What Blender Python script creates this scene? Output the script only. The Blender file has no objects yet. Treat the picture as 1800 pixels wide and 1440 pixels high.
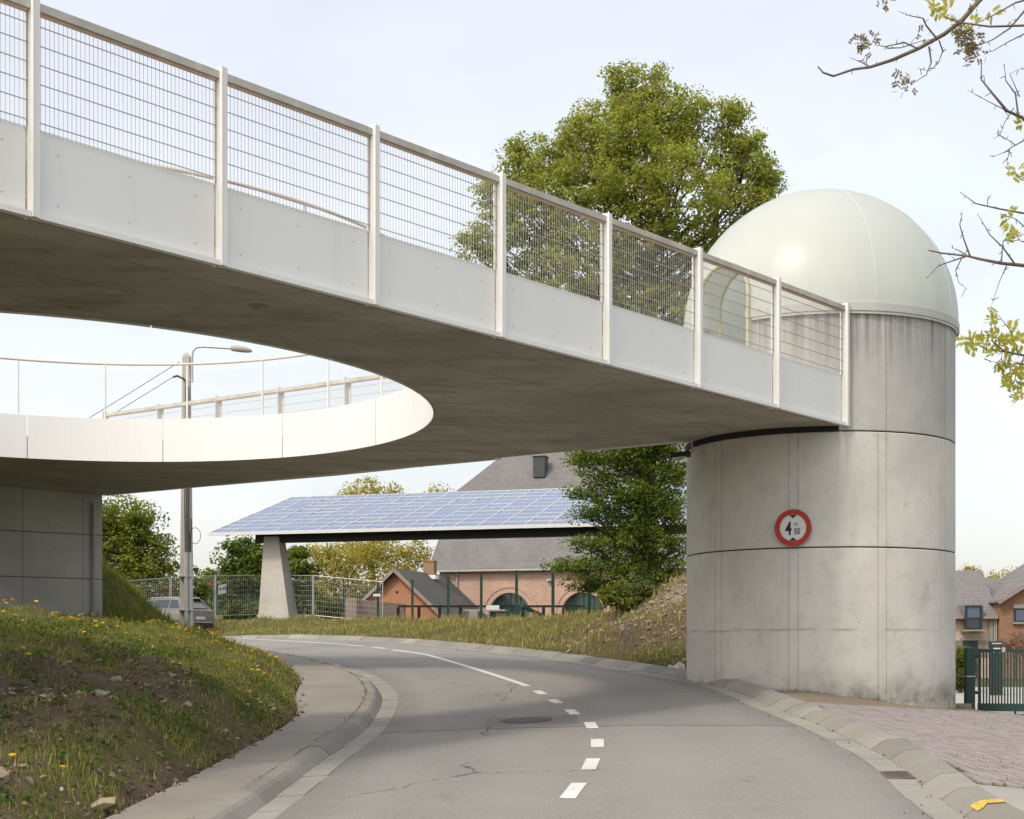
import bpy, math, random
import numpy as np
from math import sin, cos, pi, radians, sqrt, atan2, hypot

scene = bpy.context.scene
C = scene.collection
rnd = random.Random(11)
rng = np.random.default_rng(11)

# ------------------------------------------------------------------ camera
EYE = 1.6
cam_d = bpy.data.cameras.new('camera')
cam_d.sensor_width = 36.0
cam_d.lens = 52.0
cam_d.shift_y = 0.2361
cam_d.clip_start = 0.1
cam_d.clip_end = 4000
cam = bpy.data.objects.new('camera', cam_d)
C.objects.link(cam)
cam.location = (0, 0, EYE)
cam.rotation_euler = (radians(90), 0, 0)
scene.camera = cam

# ------------------------------------------------------------------ light
SUN_EL = radians(47)
SH = np.array([-0.66, -0.75]); SH /= np.linalg.norm(SH)     # horizontal direction towards the sun
world = bpy.data.worlds.new('World')
scene.world = world
world.use_nodes = True
wn = world.node_tree.nodes; wl = world.node_tree.links
wn.clear()
w_out = wn.new('ShaderNodeOutputWorld')
w_bg = wn.new('ShaderNodeBackground'); w_bg.inputs['Strength'].default_value = 0.1
w_sky = wn.new('ShaderNodeTexSky'); w_sky.sky_type = 'NISHITA'; w_sky.sun_disc = False
w_sky.sun_elevation = SUN_EL
w_sky.sun_rotation = math.atan2(SH[0], SH[1])
w_sky.dust_density = 4.0
w_tc = wn.new('ShaderNodeTexCoord')
w_map = wn.new('ShaderNodeMapping'); w_map.inputs['Scale'].default_value = (1.0, 1.0, 2.2)
w_no = wn.new('ShaderNodeTexNoise'); w_no.inputs['Scale'].default_value = 2.6
w_no.inputs['Detail'].default_value = 5; w_no.inputs['Roughness'].default_value = 0.5
w_ra = wn.new('ShaderNodeMapRange')
w_ra.inputs['From Min'].default_value = 0.34; w_ra.inputs['From Max'].default_value = 0.64
w_ra.inputs['To Min'].default_value = 4.7; w_ra.inputs['To Max'].default_value = 5.9
w_veil = wn.new('ShaderNodeMix'); w_veil.data_type = 'RGBA'; w_veil.blend_type = 'MULTIPLY'
w_veil.inputs[0].default_value = 1.0
w_veil.inputs[7].default_value = (1.0, 0.965, 0.91, 1)
w_mix = wn.new('ShaderNodeMix'); w_mix.data_type = 'RGBA'; w_mix.blend_type = 'ADD'
w_mix.inputs[0].default_value = 1.0
wl.new(w_tc.outputs['Generated'], w_map.inputs['Vector'])
wl.new(w_map.outputs['Vector'], w_no.inputs['Vector'])
wl.new(w_no.outputs['Fac'], w_ra.inputs['Value'])
wl.new(w_ra.outputs['Result'], w_veil.inputs[6])
wl.new(w_sky.outputs['Color'], w_mix.inputs[6])
wl.new(w_veil.outputs[2], w_mix.inputs[7])
wl.new(w_mix.outputs[2], w_bg.inputs['Color'])
wl.new(w_bg.outputs['Background'], w_out.inputs['Surface'])

sun_d = bpy.data.lights.new('sun', 'SUN')
sun_d.energy = 1.5
sun_d.angle = radians(7)
sun_d.color = (1.0, 0.93, 0.82)
sun = bpy.data.objects.new('sun', sun_d)
C.objects.link(sun)
from mathutils import Vector, Matrix
sv = Vector((SH[0]*cos(SUN_EL), SH[1]*cos(SUN_EL), sin(SUN_EL)))
sun.rotation_euler = sv.to_track_quat('Z', 'Y').to_euler()
sun.location = (-30, -30, 40)

vs = scene.view_settings
vs.view_transform = 'Standard'
vs.look = 'None'
vs.exposure = 0.31
vs.gamma = 1.0
scene.render.film_transparent = False
scene.cycles.max_bounces = 7
scene.cycles.diffuse_bounces = 4
scene.cycles.glossy_bounces = 3
scene.cycles.transmission_bounces = 4
scene.cycles.transparent_max_bounces = 6

# ------------------------------------------------------------------ helpers
FPX = 2600.0
def P(px, py, d):
    return np.array([(px-900)*d/FPX, d, EYE+(1145-py)*d/FPX])

ORG = {}
def mk(name, V, F, mat, parent=None, org=None, smooth=False, col=None):
    """one mesh object; V in world metres, F list of index tuples or (n,k) array"""
    V = np.asarray(V, dtype=np.float64).reshape(-1, 3)
    if parent is not None:
        o0 = ORG[parent]
    elif org is not None:
        o0 = np.array(org, float)
    else:
        o0 = np.array([(V[:,0].min()+V[:,0].max())/2, (V[:,1].min()+V[:,1].max())/2, V[:,2].min()])
    L = V - o0
    me = bpy.data.meshes.new(name)
    if isinstance(F, np.ndarray):
        n, k = F.shape
        me.vertices.add(len(L)); me.vertices.foreach_set('co', L.astype(np.float32).ravel())
        me.loops.add(n*k); me.loops.foreach_set('vertex_index', F.astype(np.int32).ravel())
        me.polygons.add(n); me.polygons.foreach_set('loop_start', np.arange(0, n*k, k, dtype=np.int32))
        me.polygons.foreach_set('loop_total', np.full(n, k, dtype=np.int32))
        me.update(calc_edges=True)
    else:
        me.from_pydata(L.tolist(), [], [tuple(int(i) for i in f) for f in F])
        me.update()
    if col is not None:
        ca = me.color_attributes.new('tint', 'FLOAT_COLOR', 'POINT')
        ca.data.foreach_set('color', np.asarray(col, np.float32).ravel())
    if smooth:
        me.polygons.foreach_set('use_smooth', np.ones(len(me.polygons), dtype=bool))
    if mat is not None:
        me.materials.append(mat)
    o = bpy.data.objects.new(name, me)
    C.objects.link(o)
    if parent is not None:
        o.parent = parent
        ORG[o] = o0
    else:
        o.location = o0
        ORG[o] = o0
    return o

def thing(name, loc, label, cat, group=None):
    o = bpy.data.objects.new(name, None)
    o.empty_display_size = 0.2
    C.objects.link(o)
    o.location = loc
    ORG[o] = np.array(loc, float)
    o['label'] = label; o['category'] = cat
    if group: o['group'] = group
    return o

def tag(o, label, cat, group=None):
    o['label'] = label; o['category'] = cat
    if group: o['group'] = group
    return o

def struct(o): o['kind'] = 'structure'; return o
def stuff(o, label=None, cat=None):
    o['kind'] = 'stuff'
    if label: o['label'] = label
    if cat: o['category'] = cat
    return o

def dup(o, parent=None, loc=None):
    c = o.copy(); C.objects.link(c)
    c.parent = parent
    if parent is not None: ORG[c] = ORG[parent]
    if loc is not None: c.location = loc
    for ch in o.children: dup(ch, c)
    return c

class MB:
    def __init__(s): s.V = []; s.F = []
    def add(s, V, F):
        b = len(s.V)
        s.V += [tuple(map(float, v)) for v in V]
        s.F += [tuple(i+b for i in f) for f in F]
        return s
    def obox(s, c, a, b, h):
        """oriented box: centre c, half vectors a, b, h"""
        c, a, b, h = map(lambda q: np.array(q, float), (c, a, b, h))
        V = [c+i*a+j*b+k*h for k in (-1, 1) for j in (-1, 1) for i in (-1, 1)]
        F = [(0,2,3,1),(4,5,7,6),(0,1,5,4),(2,6,7,3),(0,4,6,2),(1,3,7,5)]
        return s.add(V, F)
    def box(s, x0, y0, z0, x1, y1, z1):
        return s.obox(((x0+x1)/2,(y0+y1)/2,(z0+z1)/2), ((x1-x0)/2,0,0), (0,(y1-y0)/2,0), (0,0,(z1-z0)/2))
    def bar(s, p, q, w, t, up=(0,0,1)):
        """rectangular bar from p to q, width w sideways, t along up"""
        p, q, up = np.array(p, float), np.array(q, float), np.array(up, float)
        d = (q-p)/2; L = np.linalg.norm(d)
        sd = np.cross(d/L, up); n = np.linalg.norm(sd)
        if n < 1e-6: sd = np.array([1., 0, 0])
        else: sd /= n
        u2 = np.cross(sd, d/L)
        return s.obox((p+q)/2, d, sd*w/2, u2*t/2)
    def tube(s, pts, rad, n=8, cap=True):
        pts = [np.array(p, float) for p in pts]
        if not hasattr(rad, '__len__'): rad = [rad]*len(pts)
        V = []; F = []
        prev = None
        for i, p in enumerate(pts):
            a = pts[max(i-1, 0)]; b = pts[min(i+1, len(pts)-1)]
            d = b-a; d /= (np.linalg.norm(d)+1e-9)
            if prev is None:
                ref = np.array([0, 0, 1.]) if abs(d[2]) < .9 else np.array([1., 0, 0])
                u = np.cross(d, ref)
            else:
                u = prev - d*np.dot(prev, d)
            u /= (np.linalg.norm(u)+1e-9); prev = u
            v = np.cross(d, u)
            for k in range(n):
                t = 2*pi*k/n
                V.append(p+rad[i]*(cos(t)*u+sin(t)*v))
        for i in range(len(pts)-1):
            for k in range(n):
                F.append((i*n+k, i*n+(k+1)%n, (i+1)*n+(k+1)%n, (i+1)*n+k))
        if cap:
            F.append(tuple(range(n-1, -1, -1)))
            F.append(tuple(range((len(pts)-1)*n, len(pts)*n)))
        return s.add(V, F)
    def poly_extrude(s, poly, h):
        """poly: list of 3d points (planar), h: extrusion vector"""
        n = len(poly); h = np.array(h, float)
        V = [np.array(p, float) for p in poly] + [np.array(p, float)+h for p in poly]
        F = [tuple(range(n-1, -1, -1)), tuple(range(n, 2*n))]
        F += [(i, (i+1) % n, n+(i+1) % n, n+i) for i in range(n)]
        return s.add(V, F)
    def build(s, name, mat, parent=None, **k):
        return mk(name, s.V, s.F, mat, parent, **k)

def crom(pts, n):
    """Catmull-Rom through pts, resampled to n points of even spacing"""
    p = np.array(pts, float)
    p = np.vstack([2*p[0]-p[1], p, 2*p[-1]-p[-2]])
    out = []
    for i in range(1, len(p)-2):
        for t in np.linspace(0, 1, 24, endpoint=False):
            a, b, c, d = p[i-1], p[i], p[i+1], p[i+2]
            out.append(.5*((2*b)+(-a+c)*t+(2*a-5*b+4*c-d)*t*t+(-a+3*b-3*c+d)*t**3))
    out.append(p[-2])
    out = np.array(out)
    s = np.r_[0, np.cumsum(np.linalg.norm(np.diff(out, axis=0), axis=1))]
    q = np.linspace(0, s[-1], n)
    return np.stack([np.interp(q, s, out[:, k]) for k in range(out.shape[1])], 1)

def normals2(p):
    d = np.gradient(p, axis=0); d /= np.linalg.norm(d, axis=1)[:, None]
    return np.stack([d[:, 1], -d[:, 0]], 1)      # to the right of travel

def sdist(X, Y, pl):
    """signed distance to open polyline; + on the right of travel"""
    X = np.asarray(X, float); Y = np.asarray(Y, float)
    if X.size > 2000 and len(pl) > 100: pl = np.vstack([pl[:-1:3], pl[-1:]])
    best = np.full(X.shape, 1e9); sg = np.zeros(X.shape)
    for a, b in zip(pl[:-1], pl[1:]):
        dx, dy = b-a; L2 = dx*dx+dy*dy
        t = np.clip(((X-a[0])*dx+(Y-a[1])*dy)/L2, 0, 1)
        ex = X-a[0]-t*dx; ey = Y-a[1]-t*dy
        d = np.hypot(ex, ey); cr = -(dx*ey-dy*ex)
        m = d < best-1e-9
        best = np.where(m, d, best); sg = np.where(m, np.sign(cr), sg)
    return best*np.where(sg == 0, 1, sg)

def sst(a, b, x):
    t = np.clip((np.asarray(x, float)-a)/(b-a), 0, 1); return t*t*(3-2*t)

# ------------------------------------------------------------------ materials
class NT:
    def __init__(s, name):
        s.m = bpy.data.materials.new(name); s.m.use_nodes = True
        s.t = s.m.node_tree; s.t.nodes.clear()
        s.out = s.t.nodes.new('ShaderNodeOutputMaterial')
    def n(s, typ, props=None, **ins):
        nd = s.t.nodes.new('ShaderNode'+typ)
        for k, v in (props or {}).items(): setattr(nd, k, v)
        for k, v in ins.items():
            k = k.replace('_', ' ')
            s.set(nd, k, v)
        return nd
    def set(s, nd, k, v):
        sock = nd.inputs[int(k)] if k.isdigit() else nd.inputs[k]
        if isinstance(v, bpy.types.NodeSocket): s.t.links.new(v, sock)
        elif isinstance(v, bpy.types.Node): s.t.links.new(v.outputs[0], sock)
        else: sock.default_value = v
    def pos(s, scale=(1, 1, 1)):
        g = s.n('NewGeometry')
        m = s.n('Mapping', Vector=g.outputs['Position'], Scale=scale)
        return m.outputs[0]
    def noise(s, scale, detail=4, rough=.55, vec=None, vscale=(1, 1, 1)):
        v = vec if vec is not None else s.pos(vscale)
        return s.n('TexNoise', Vector=v, Scale=scale, Detail=detail, Roughness=rough).outputs['Fac']
    def rng(s, v, a, b, c=0., d=1.):
        return s.n('MapRange', Value=v, From_Min=a, From_Max=b, To_Min=c, To_Max=d).outputs[0]
    def mix(s, f, a, b, blend='MIX'):
        nd = s.n('Mix', dict(data_type='RGBA', blend_type=blend))
        s.set(nd, 'Factor', f)
        for k, v in ((6, a), (7, b)):
            if isinstance(v, tuple): nd.inputs[k].default_value = (*v[:3], 1)
            else: s.t.links.new(v, nd.inputs[k])
        return nd.outputs[2]
    def math(s, op, a, b=None, clamp=False):
        nd = s.n('Math', dict(operation=op, use_clamp=clamp))
        s.set(nd, '0', a)
        if b is not None: s.set(nd, '1', b)
        return nd.outputs[0]
    def sep(s, vec): return s.n('SeparateXYZ', Vector=vec).outputs
    def bump(s, h, strength=.3, dist=.02):
        return s.n('Bump', Height=h, Strength=strength, Distance=dist).outputs[0]
    def principled(s, color, rough=.8, bump=None, metal=0., spec=.3, **kw):
        p = s.n('BsdfPrincipled')
        for k, v in (('Base Color', color), ('Roughness', rough), ('Metallic', metal), ('Specular IOR Level', spec)):
            if isinstance(v, tuple): v = (*v[:3], 1)
            s.set(p, k, v)
        for k, v in kw.items(): s.set(p, k.replace('_', ' '), v)
        if bump is not None: s.set(p, 'Normal', bump)
        s.t.links.new(p.outputs[0], s.out.inputs['Surface'])
        return p


def pm(name, c, rough=.75, var=.12, scale=2.5, fine=40., bump=.15, metal=0., spec=.3, c2=None, vscale=(1,1,1), bdist=.01):
    t = NT(name)
    n1 = t.noise(scale, 5, .6, vscale=vscale); n2 = t.noise(fine, 3, .6)
    a = tuple(x*(1-var) for x in c); b = tuple(min(1, x*(1+var)) for x in c)
    if c2: b = c2
    k = t.mix(t.rng(n1, .3, .7), a, b)
    k = t.mix(t.rng(n2, .25, .8, 0, .25), k, tuple(x*.7 for x in c))
    t.principled(k, rough, t.bump(n2, bump, bdist) if bump else None, metal, spec)
    return t.m

def concrete(name, c, warm=(.36,.33,.27), streak=0., base_z=None, top_z=None, moss=(.10,.10,.07), plank=None):
    t = NT(name)
    big = t.noise(.55, 4, .6); mid = t.noise(2.2, 6, .65); fine = t.noise(45, 3, .6)
    pore = t.n('TexVoronoi', Vector=t.pos(), Scale=14.).outputs['Distance']
    k = t.mix(t.rng(big, .35, .65), tuple(x*.82 for x in c), tuple(min(1, x*1.10) for x in c))
    k = t.mix(t.rng(mid, .45, .75, 0, .5), k, warm)
    k = t.mix(t.rng(t.noise(4.5, 6, .75), .5, .72, 0, .42), k, tuple(x*.62 for x in c))
    k = t.mix(t.rng(fine, .35, .8, 0, .3), k, tuple(x*.72 for x in c))
    k = t.mix(t.rng(pore, .0, .045, .55, 0.), k, tuple(x*.35 for x in c))
    vs_ = t.noise(1.0, 4, .7, vscale=(2.6, 2.6, .12))
    k = t.mix(t.rng(vs_, .55, .8, 0, .22), k, tuple(x*.55 for x in c))
    z = t.sep(t.n('NewGeometry').outputs['Position'])[2]
    if streak and top_z:
        st = t.noise(1.0, 5, .75, vscale=(5., 5., .1))
        h = t.rng(z, top_z-1.5, top_z, 0, 1)
        f = t.math('MULTIPLY', t.rng(st, .42, .66, 0, 1), t.math('POWER', h, 1.3))
        k = t.mix(t.math('MULTIPLY', f, streak), k, (.075, .075, .065))
    if base_z is not None:
        bn = t.noise(.9, 5, .7)
        h = t.math('MULTIPLY', t.rng(z, base_z, base_z+.62, 1, 0), t.rng(bn, .42, .58, .22, 1))
        k = t.mix(t.math('MULTIPLY', t.math('POWER', h, 1.2), .85), k, moss)
        # faint lift line of the pours and scattered smudges
        zl = t.math('ADD', z, t.math('MULTIPLY', t.noise(.8, 3), .10))
        ll = t.math('MULTIPLY', t.rng(zl, 2.02, 2.035), t.rng(zl, 2.05, 2.09, 1, 0))
        k = t.mix(t.math('MULTIPLY', ll, t.rng(t.noise(1.4, 3), .42, .6, 0, .55)), k, (.20,.19,.165))
        sm = t.noise(1.7, 6, .72, vscale=(1.3, 1.3, .7))
        k = t.mix(t.rng(sm, .58, .72, 0, .40), k, (.30,.285,.245))
        pk = t.noise(1.1, 4, .6, vscale=(1.4, 1.4, .5))
        k = t.mix(t.rng(pk, .55, .7, 0, .35), k, (.54,.475,.41))
    if plank:
        ax, sp = plank
        u = t.n('VectorMath', dict(operation='DOT_PRODUCT'), **{'0': t.n('NewGeometry').outputs['Position'], '1': ax}).outputs['Value']
        fr = t.math('FRACT', t.math('DIVIDE', u, sp))
        ln = t.math('LESS_THAN', fr, .03)
        cell = t.n('TexWhiteNoise', dict(noise_dimensions='1D'), W=t.math('FLOOR', t.math('DIVIDE', u, sp))).outputs['Value']
        k = t.mix(t.rng(cell, 0, 1, 0, .22), k, tuple(x*.6 for x in c))
        v = t.n('VectorMath', dict(operation='DOT_PRODUCT'), **{'0': t.n('NewGeometry').outputs['Position'], '1': (.671,.741,0)}).outputs['Value']
        vo = t.math('FRACT', t.math('DIVIDE', t.math('ADD', v, t.math('MULTIPLY', cell, 2.5)), 2.5))
        k = t.mix(t.math('MULTIPLY', t.math('LESS_THAN', vo, .012), .35), k, tuple(x*.45 for x in c))
        k = t.mix(t.rng(t.noise(1., 5, .7, vscale=(.5, 1.6, 1.)), .48, .68, 0, .6), k, (.23,.215,.16))
        k = t.mix(t.rng(t.noise(2.6, 7, .8), .5, .66, 0, .5), k, (.22,.20,.155))
        k = t.mix(t.math('MULTIPLY', ln, .4), k, tuple(x*.45 for x in c))
        sp_ = t.noise(1., 3, .55, vscale=(1.1, .75, 1.))
        k = t.mix(t.rng(sp_, .68, .74, 0, .6), k, (.17,.135,.095))
        k = t.mix(t.rng(t.noise(.35, 3), .45, .7, 0, .35), k, (.25,.24,.19))
    t.principled(k, .85, t.bump(t.math('ADD', fine, t.math('MULTIPLY', mid, 2.)), .25, .01), spec=.25)
    return t.m

def leaf_mat(name, trans=.45):
    t = NT(name)
    a = t.n('VertexColor', dict(layer_name='tint')).outputs[0]
    d = t.n('BsdfPrincipled', Roughness=.55)
    t.set(d, 'Base Color', a); t.set(d, 'Specular IOR Level', .25)
    br = t.mix(1.0, a, (1.25, 1.2, .55), 'MULTIPLY')
    tr = t.n('BsdfTranslucent', Color=br)
    m = t.n('MixShader', Fac=trans)
    t.t.links.new(d.outputs[0], m.inputs[1]); t.t.links.new(tr.outputs[0], m.inputs[2])
    t.t.links.new(m.outputs[0], t.out.inputs['Surface'])
    return t.m

def brick_mat(name, e, c1, c2, mortar, bw=.22, bh=.065):
    t = NT(name)
    g = t.n('NewGeometry').outputs['Position']
    u = t.n('VectorMath', dict(operation='DOT_PRODUCT'), **{'0': g, '1': (e[0], e[1], 0)}).outputs['Value']
    z = t.sep(g)[2]
    v = t.n('CombineXYZ', X=u, Y=z).outputs[0]
    b = t.n('TexBrick', Vector=v, Scale=1.0, Color1=(*c1, 1), Color2=(*c2, 1), Mortar=(*mortar, 1), Mortar_Size=.011, Mortar_Smooth=.1, Bias=0., Brick_Width=bw, Row_Height=bh)
    n1 = t.noise(.6, 4, .6); n2 = t.noise(9, 3, .6)
    k = t.mix(t.rng(n1, .35, .7, 0, .35), b.outputs['Color'], tuple(x*.7 for x in c1))
    k = t.mix(t.rng(n2, .5, .8, 0, .5), k, tuple(min(1, x*1.35) for x in c2))
    t.principled(k, .9, t.bump(b.outputs['Fac'], -.4, .01), spec=.15)
    return t.m

def roof_mat(name, c, e, sp=.28, width=.35):
    t = NT(name)
    g = t.n('NewGeometry').outputs['Position']
    u = t.n('VectorMath', dict(operation='DOT_PRODUCT'), **{'0': g, '1': (e[0], e[1], 0)}).outputs['Value']
    v = t.n('CombineXYZ', X=u, Y=t.sep(g)[2]).outputs[0]
    b = t.n('TexBrick', Vector=v, Scale=1.0, Color1=(*c, 1), Color2=(*[x*.85 for x in c], 1), Mortar=(*[x*.55 for x in c], 1), Mortar_Size=.012, Mortar_Smooth=.2, Bias=0., Brick_Width=width, Row_Height=sp)
    n1 = t.noise(.5, 5, .65)
    k = t.mix(t.rng(n1, .4, .75, 0, .5), b.outputs['Color'], tuple(min(1, x*1.25) for x in c))
    t.principled(k, .8, t.bump(b.outputs['Fac'], -.3, .01), spec=.25)
    return t.m
# ------------------------------------------------------------------ plan of the place
EH = np.array([.96, -.28]); NH = np.array([.28, .96])          # hall and canopy directions
def plane(X, Y):
    X = np.clip(X, -16, 6); Y = np.asarray(Y, float)
    Yc = np.where(Y < 56, Y, 56+(Y-56)*.35)
    return -.786+.0283*X+.05615*Yc
RE = crom([(4.05,-6),(3.9,2),(3.78,8),(3.82,13.4),(4.17,18.1),(3.97,24),(3.47,29.6),(1.41,36.7),(-1.0,43.2),(-4.2,49.7),(-8.7,55.6),(-14.5,60.3),(-23,65),(-40,71)], 190)
LE = crom([(-3.9,-6),(-3.3,2),(-2.8,9),(-2.33,14.45),(-2.12,18.66),(-1.93,23.4),(-2.3,29.2),(-3.6,35.7),(-6.5,43.6),(-10.9,50.3),(-16.5,55.3),(-25,60),(-41,65.5)], 190)
SO = crom([(-5.4,-6),(-4.9,2),(-4.3,9),(-3.85,14),(-3.6,17.5),(-3.42,23.2),(-4.1,28.2),(-4.7,33),(-6.0,38.0),(-8.4,43.6),(-12.6,49.8),(-18,54.5),(-27,58.6),(-42,63.5)], 190)

def capL(Y): return np.interp(Y, [5, 12, 18, 24, 29, 34, 40, 46, 60, 90], [2.6, 2.7, 2.6, 2.25, 1.75, 1.35, 1.2, .9, .7, .5])
_rk = np.random.default_rng(5)
_wv = [( _rk.normal(0, 1, 2)*f, _rk.uniform(0, 6.28), a) for f, a in ((1.1,.06),(1.7,.05),(2.6,.035),(4.,.025),(6.,.018),(9,.012)) for _ in range(3)]
def wob(X, Y):
    s = 0
    for k, p, a in _wv: s = s + a*np.sin(k[0]*X+k[1]*Y+p)
    return s
def G(X, Y):
    X = np.asarray(X, float); Y = np.asarray(Y, float)
    b = plane(X, Y)
    dR = sdist(X, Y, RE)
    dL = -sdist(X, Y, SO)
    z = b-.30
    # left embankment
    cap = capL(Y)
    rise = cap*(1-np.exp(-np.clip(dL, 0, None)*.62/cap))
    zl = b+.06+rise+wob(X, Y)*np.clip(dL, 0, 1.)*.8
    zl += np.clip((-9.7-X)*.74, 0, 2.1)*np.exp(-((Y-43.6)/2.6)**2)*(1-sst(-16.5, -20, X))
    dip = np.exp(-(((X+4.9)/1.6)**2+((Y-18.0)/3.5)**2))
    zl += .22*dip*np.sin(np.clip(dL, 0, 4)*2.0)
    zl = np.where(X < -22, zl, zl)
    # right and far side
    far = 2.68+.35*sst(54, 76, Y)+.0*X
    far = np.where(Y > 105, far, far)
    kerb0 = plane(np.full_like(X, 4.3), Y)+.098
    right = kerb0-.145*np.clip(X-4.6, 0, 6.5)
    right = np.where(Y > 24, np.minimum(right, .85-.0*Y), right)
    right = right*(1-sst(29, 36, Y))+ (.32-.1*np.clip(X-8, 0, 3))*sst(29, 36, Y)
    wf = sst(30.2, 33.0, Y)*(1-sst(6.2, 9.0, X-.03*(Y-33)))
    rf = b+.10+(far-b-.10)*sst(.55, 6.0, dR)
    rf = rf+.95*np.exp(-(((X-4.4)/2.0)**2+((Y-40.8)/2.4)**2))+.5*np.exp(-(((X-3.2)/1.6)**2+((Y-37.0)/2.0)**2))*sst(.6,2,dR)
    rf = rf+wob(X, Y)*.8*np.clip(dR-.5, 0, 1)
    zr = right*(1-wf)+rf*wf
    z = np.where(dL > 0, zl, z)
    z = np.where(dR > .62, zr, z)
    return z
def g1(x, y): return float(G(np.array([x]), np.array([y]))[0])

def road_pt(px, py):
    """point of the road plane under an image ray"""
    a = (px-900)/FPX; c = (1145-py)/FPX
    d = (EYE+.786)/(.0283*a+.05615-c)
    return np.array([a*d, d])

# ------------------------------------------------------------------ shared materials
M = {}
M['white'] = pm('white_paint', (.82,.815,.78), .45, .03, 1.2, 60, .0, spec=.4)
def _white_panel():
    t = NT('white_steel_panel')
    k = t.mix(t.rng(t.noise(.8, 4), .35, .7), (.79,.79,.765), (.82,.815,.79))
    st = t.noise(1., 4, .7, vscale=(4, 4, .25))
    k = t.mix(t.rng(st, .58, .8, 0, .35), k, (.66,.63,.56))
    t.principled(k, .42, None, spec=.4)
    return t.m
M['panel'] = _white_panel()
M['rail_wood'] = pm('weathered_handrail', (.52,.50,.44), .8, .2, 3, 30, .3)
M['rail_pink'] = pm('rail_underside', (.55,.42,.34), .6, .1, 3, 30, .05)
M['wire'] = pm('galvanised_wire', (.43,.40,.36), .55, .1, 3, 30, 0, metal=.2)
M['wire_pale'] = pm('pale_coated_wire', (.58,.56,.52), .5, .05, 3, 30, 0)
M['galv'] = pm('galvanised_steel', (.48,.49,.49), .45, .1, 3, 30, 0, metal=.5)
M['soffit'] = concrete('soffit_concrete', (.52,.495,.43), (.49,.44,.35), plank=((.741,-.671,0), 1.22))
M['tower'] = concrete('tower_concrete', (.60,.585,.535), (.57,.535,.465), base_z=.68)
M['tower_top'] = concrete('tower_concrete_stained', (.48,.475,.45), (.45,.435,.40), streak=.95, top_z=8.05)
M['abut'] = concrete('abutment_concrete', (.47,.465,.435), (.43,.405,.35))
M['joint'] = pm('dark_joint', (.03,.03,.028), .9, .1)
M['dark'] = pm('dark_metal', (.025,.027,.028), .6, .1, bump=.02)
M['black_beam'] = pm('black_steel_beam', (.012,.015,.015), .5, .1, bump=.02)
M['grass'] = leaf_mat('grass_blades', .35)
M['leaf'] = leaf_mat('leaves', .5)
M['bark'] = pm('bark', (.115,.095,.07), .95, .3, 3, 18, .6, vscale=(3,3,.6), bdist=.02)
M['bark_grey'] = pm('grey_twig_bark', (.17,.145,.11), .95, .2, 3, 25, .3)
M['pole'] = pm('pole_concrete', (.42,.40,.35), .85, .12, 1.5, 40, .2)
M['green'] = pm('green_powder_coat', (.008,.05,.033), .5, .12, 2, 30, .02, spec=.4)
M['gate_green'] = pm('gate_green_paint', (.014,.05,.041), .5, .15, 1.5, 30, .02, spec=.4)
def _mark():
    t = NT('worn_road_paint')
    k = t.mix(t.rng(t.noise(3, 4), .3, .7), (.60,.595,.56), (.70,.69,.66))
    w = t.math('MAXIMUM', t.rng(t.noise(38, 4, .7), .60, .70, 0, .7), t.rng(t.noise(7, 5, .75), .60, .68, 0, .75))
    k = t.mix(w, k, (.26,.25,.23))
    t.principled(k, .8, t.bump(t.noise(90, 2), .3, .004), spec=.25)
    return t.m
M['mark'] = _mark()
M['kerb'] = concrete('kerb_concrete', (.275,.262,.225), (.25,.222,.175))
M['gutter'] = concrete('gutter_concrete', (.32,.305,.268), (.275,.25,.20))
M['slab'] = concrete('footway_concrete', (.285,.26,.22), (.265,.23,.18))
M['kerb2'] = concrete('kerb_concrete_pale', (.315,.30,.26), (.285,.255,.20))
M['kerb3'] = concrete('kerb_concrete_dark', (.245,.232,.20), (.225,.20,.16))
M['stone'] = pm('bank_stone', (.33,.27,.19), .9, .25, 6, 30, .4)
M['brick_red'] = brick_mat('hall_brick', EH, (.43,.235,.165), (.54,.345,.26), (.50,.43,.36))
M['brick_orange'] = brick_mat('cottage_brick', EH, (.44,.18,.085), (.50,.23,.12), (.36,.25,.18))
M['brick_old'] = brick_mat('old_wall_brick', EH, (.26,.17,.13), (.36,.26,.21), (.34,.31,.27))
M['slate'] = roof_mat('hall_roof_tiles', (.185,.178,.168), EH, .20, .30)
M['slate_dark'] = roof_mat('cottage_roof_tiles', (.11,.105,.10), NH, .20, .30)
M['timber'] = pm('grey_timber', (.30,.25,.21), .8, .15)
M['zinc'] = pm('zinc_gutter', (.42,.42,.41), .5, .1, metal=.3)

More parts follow.
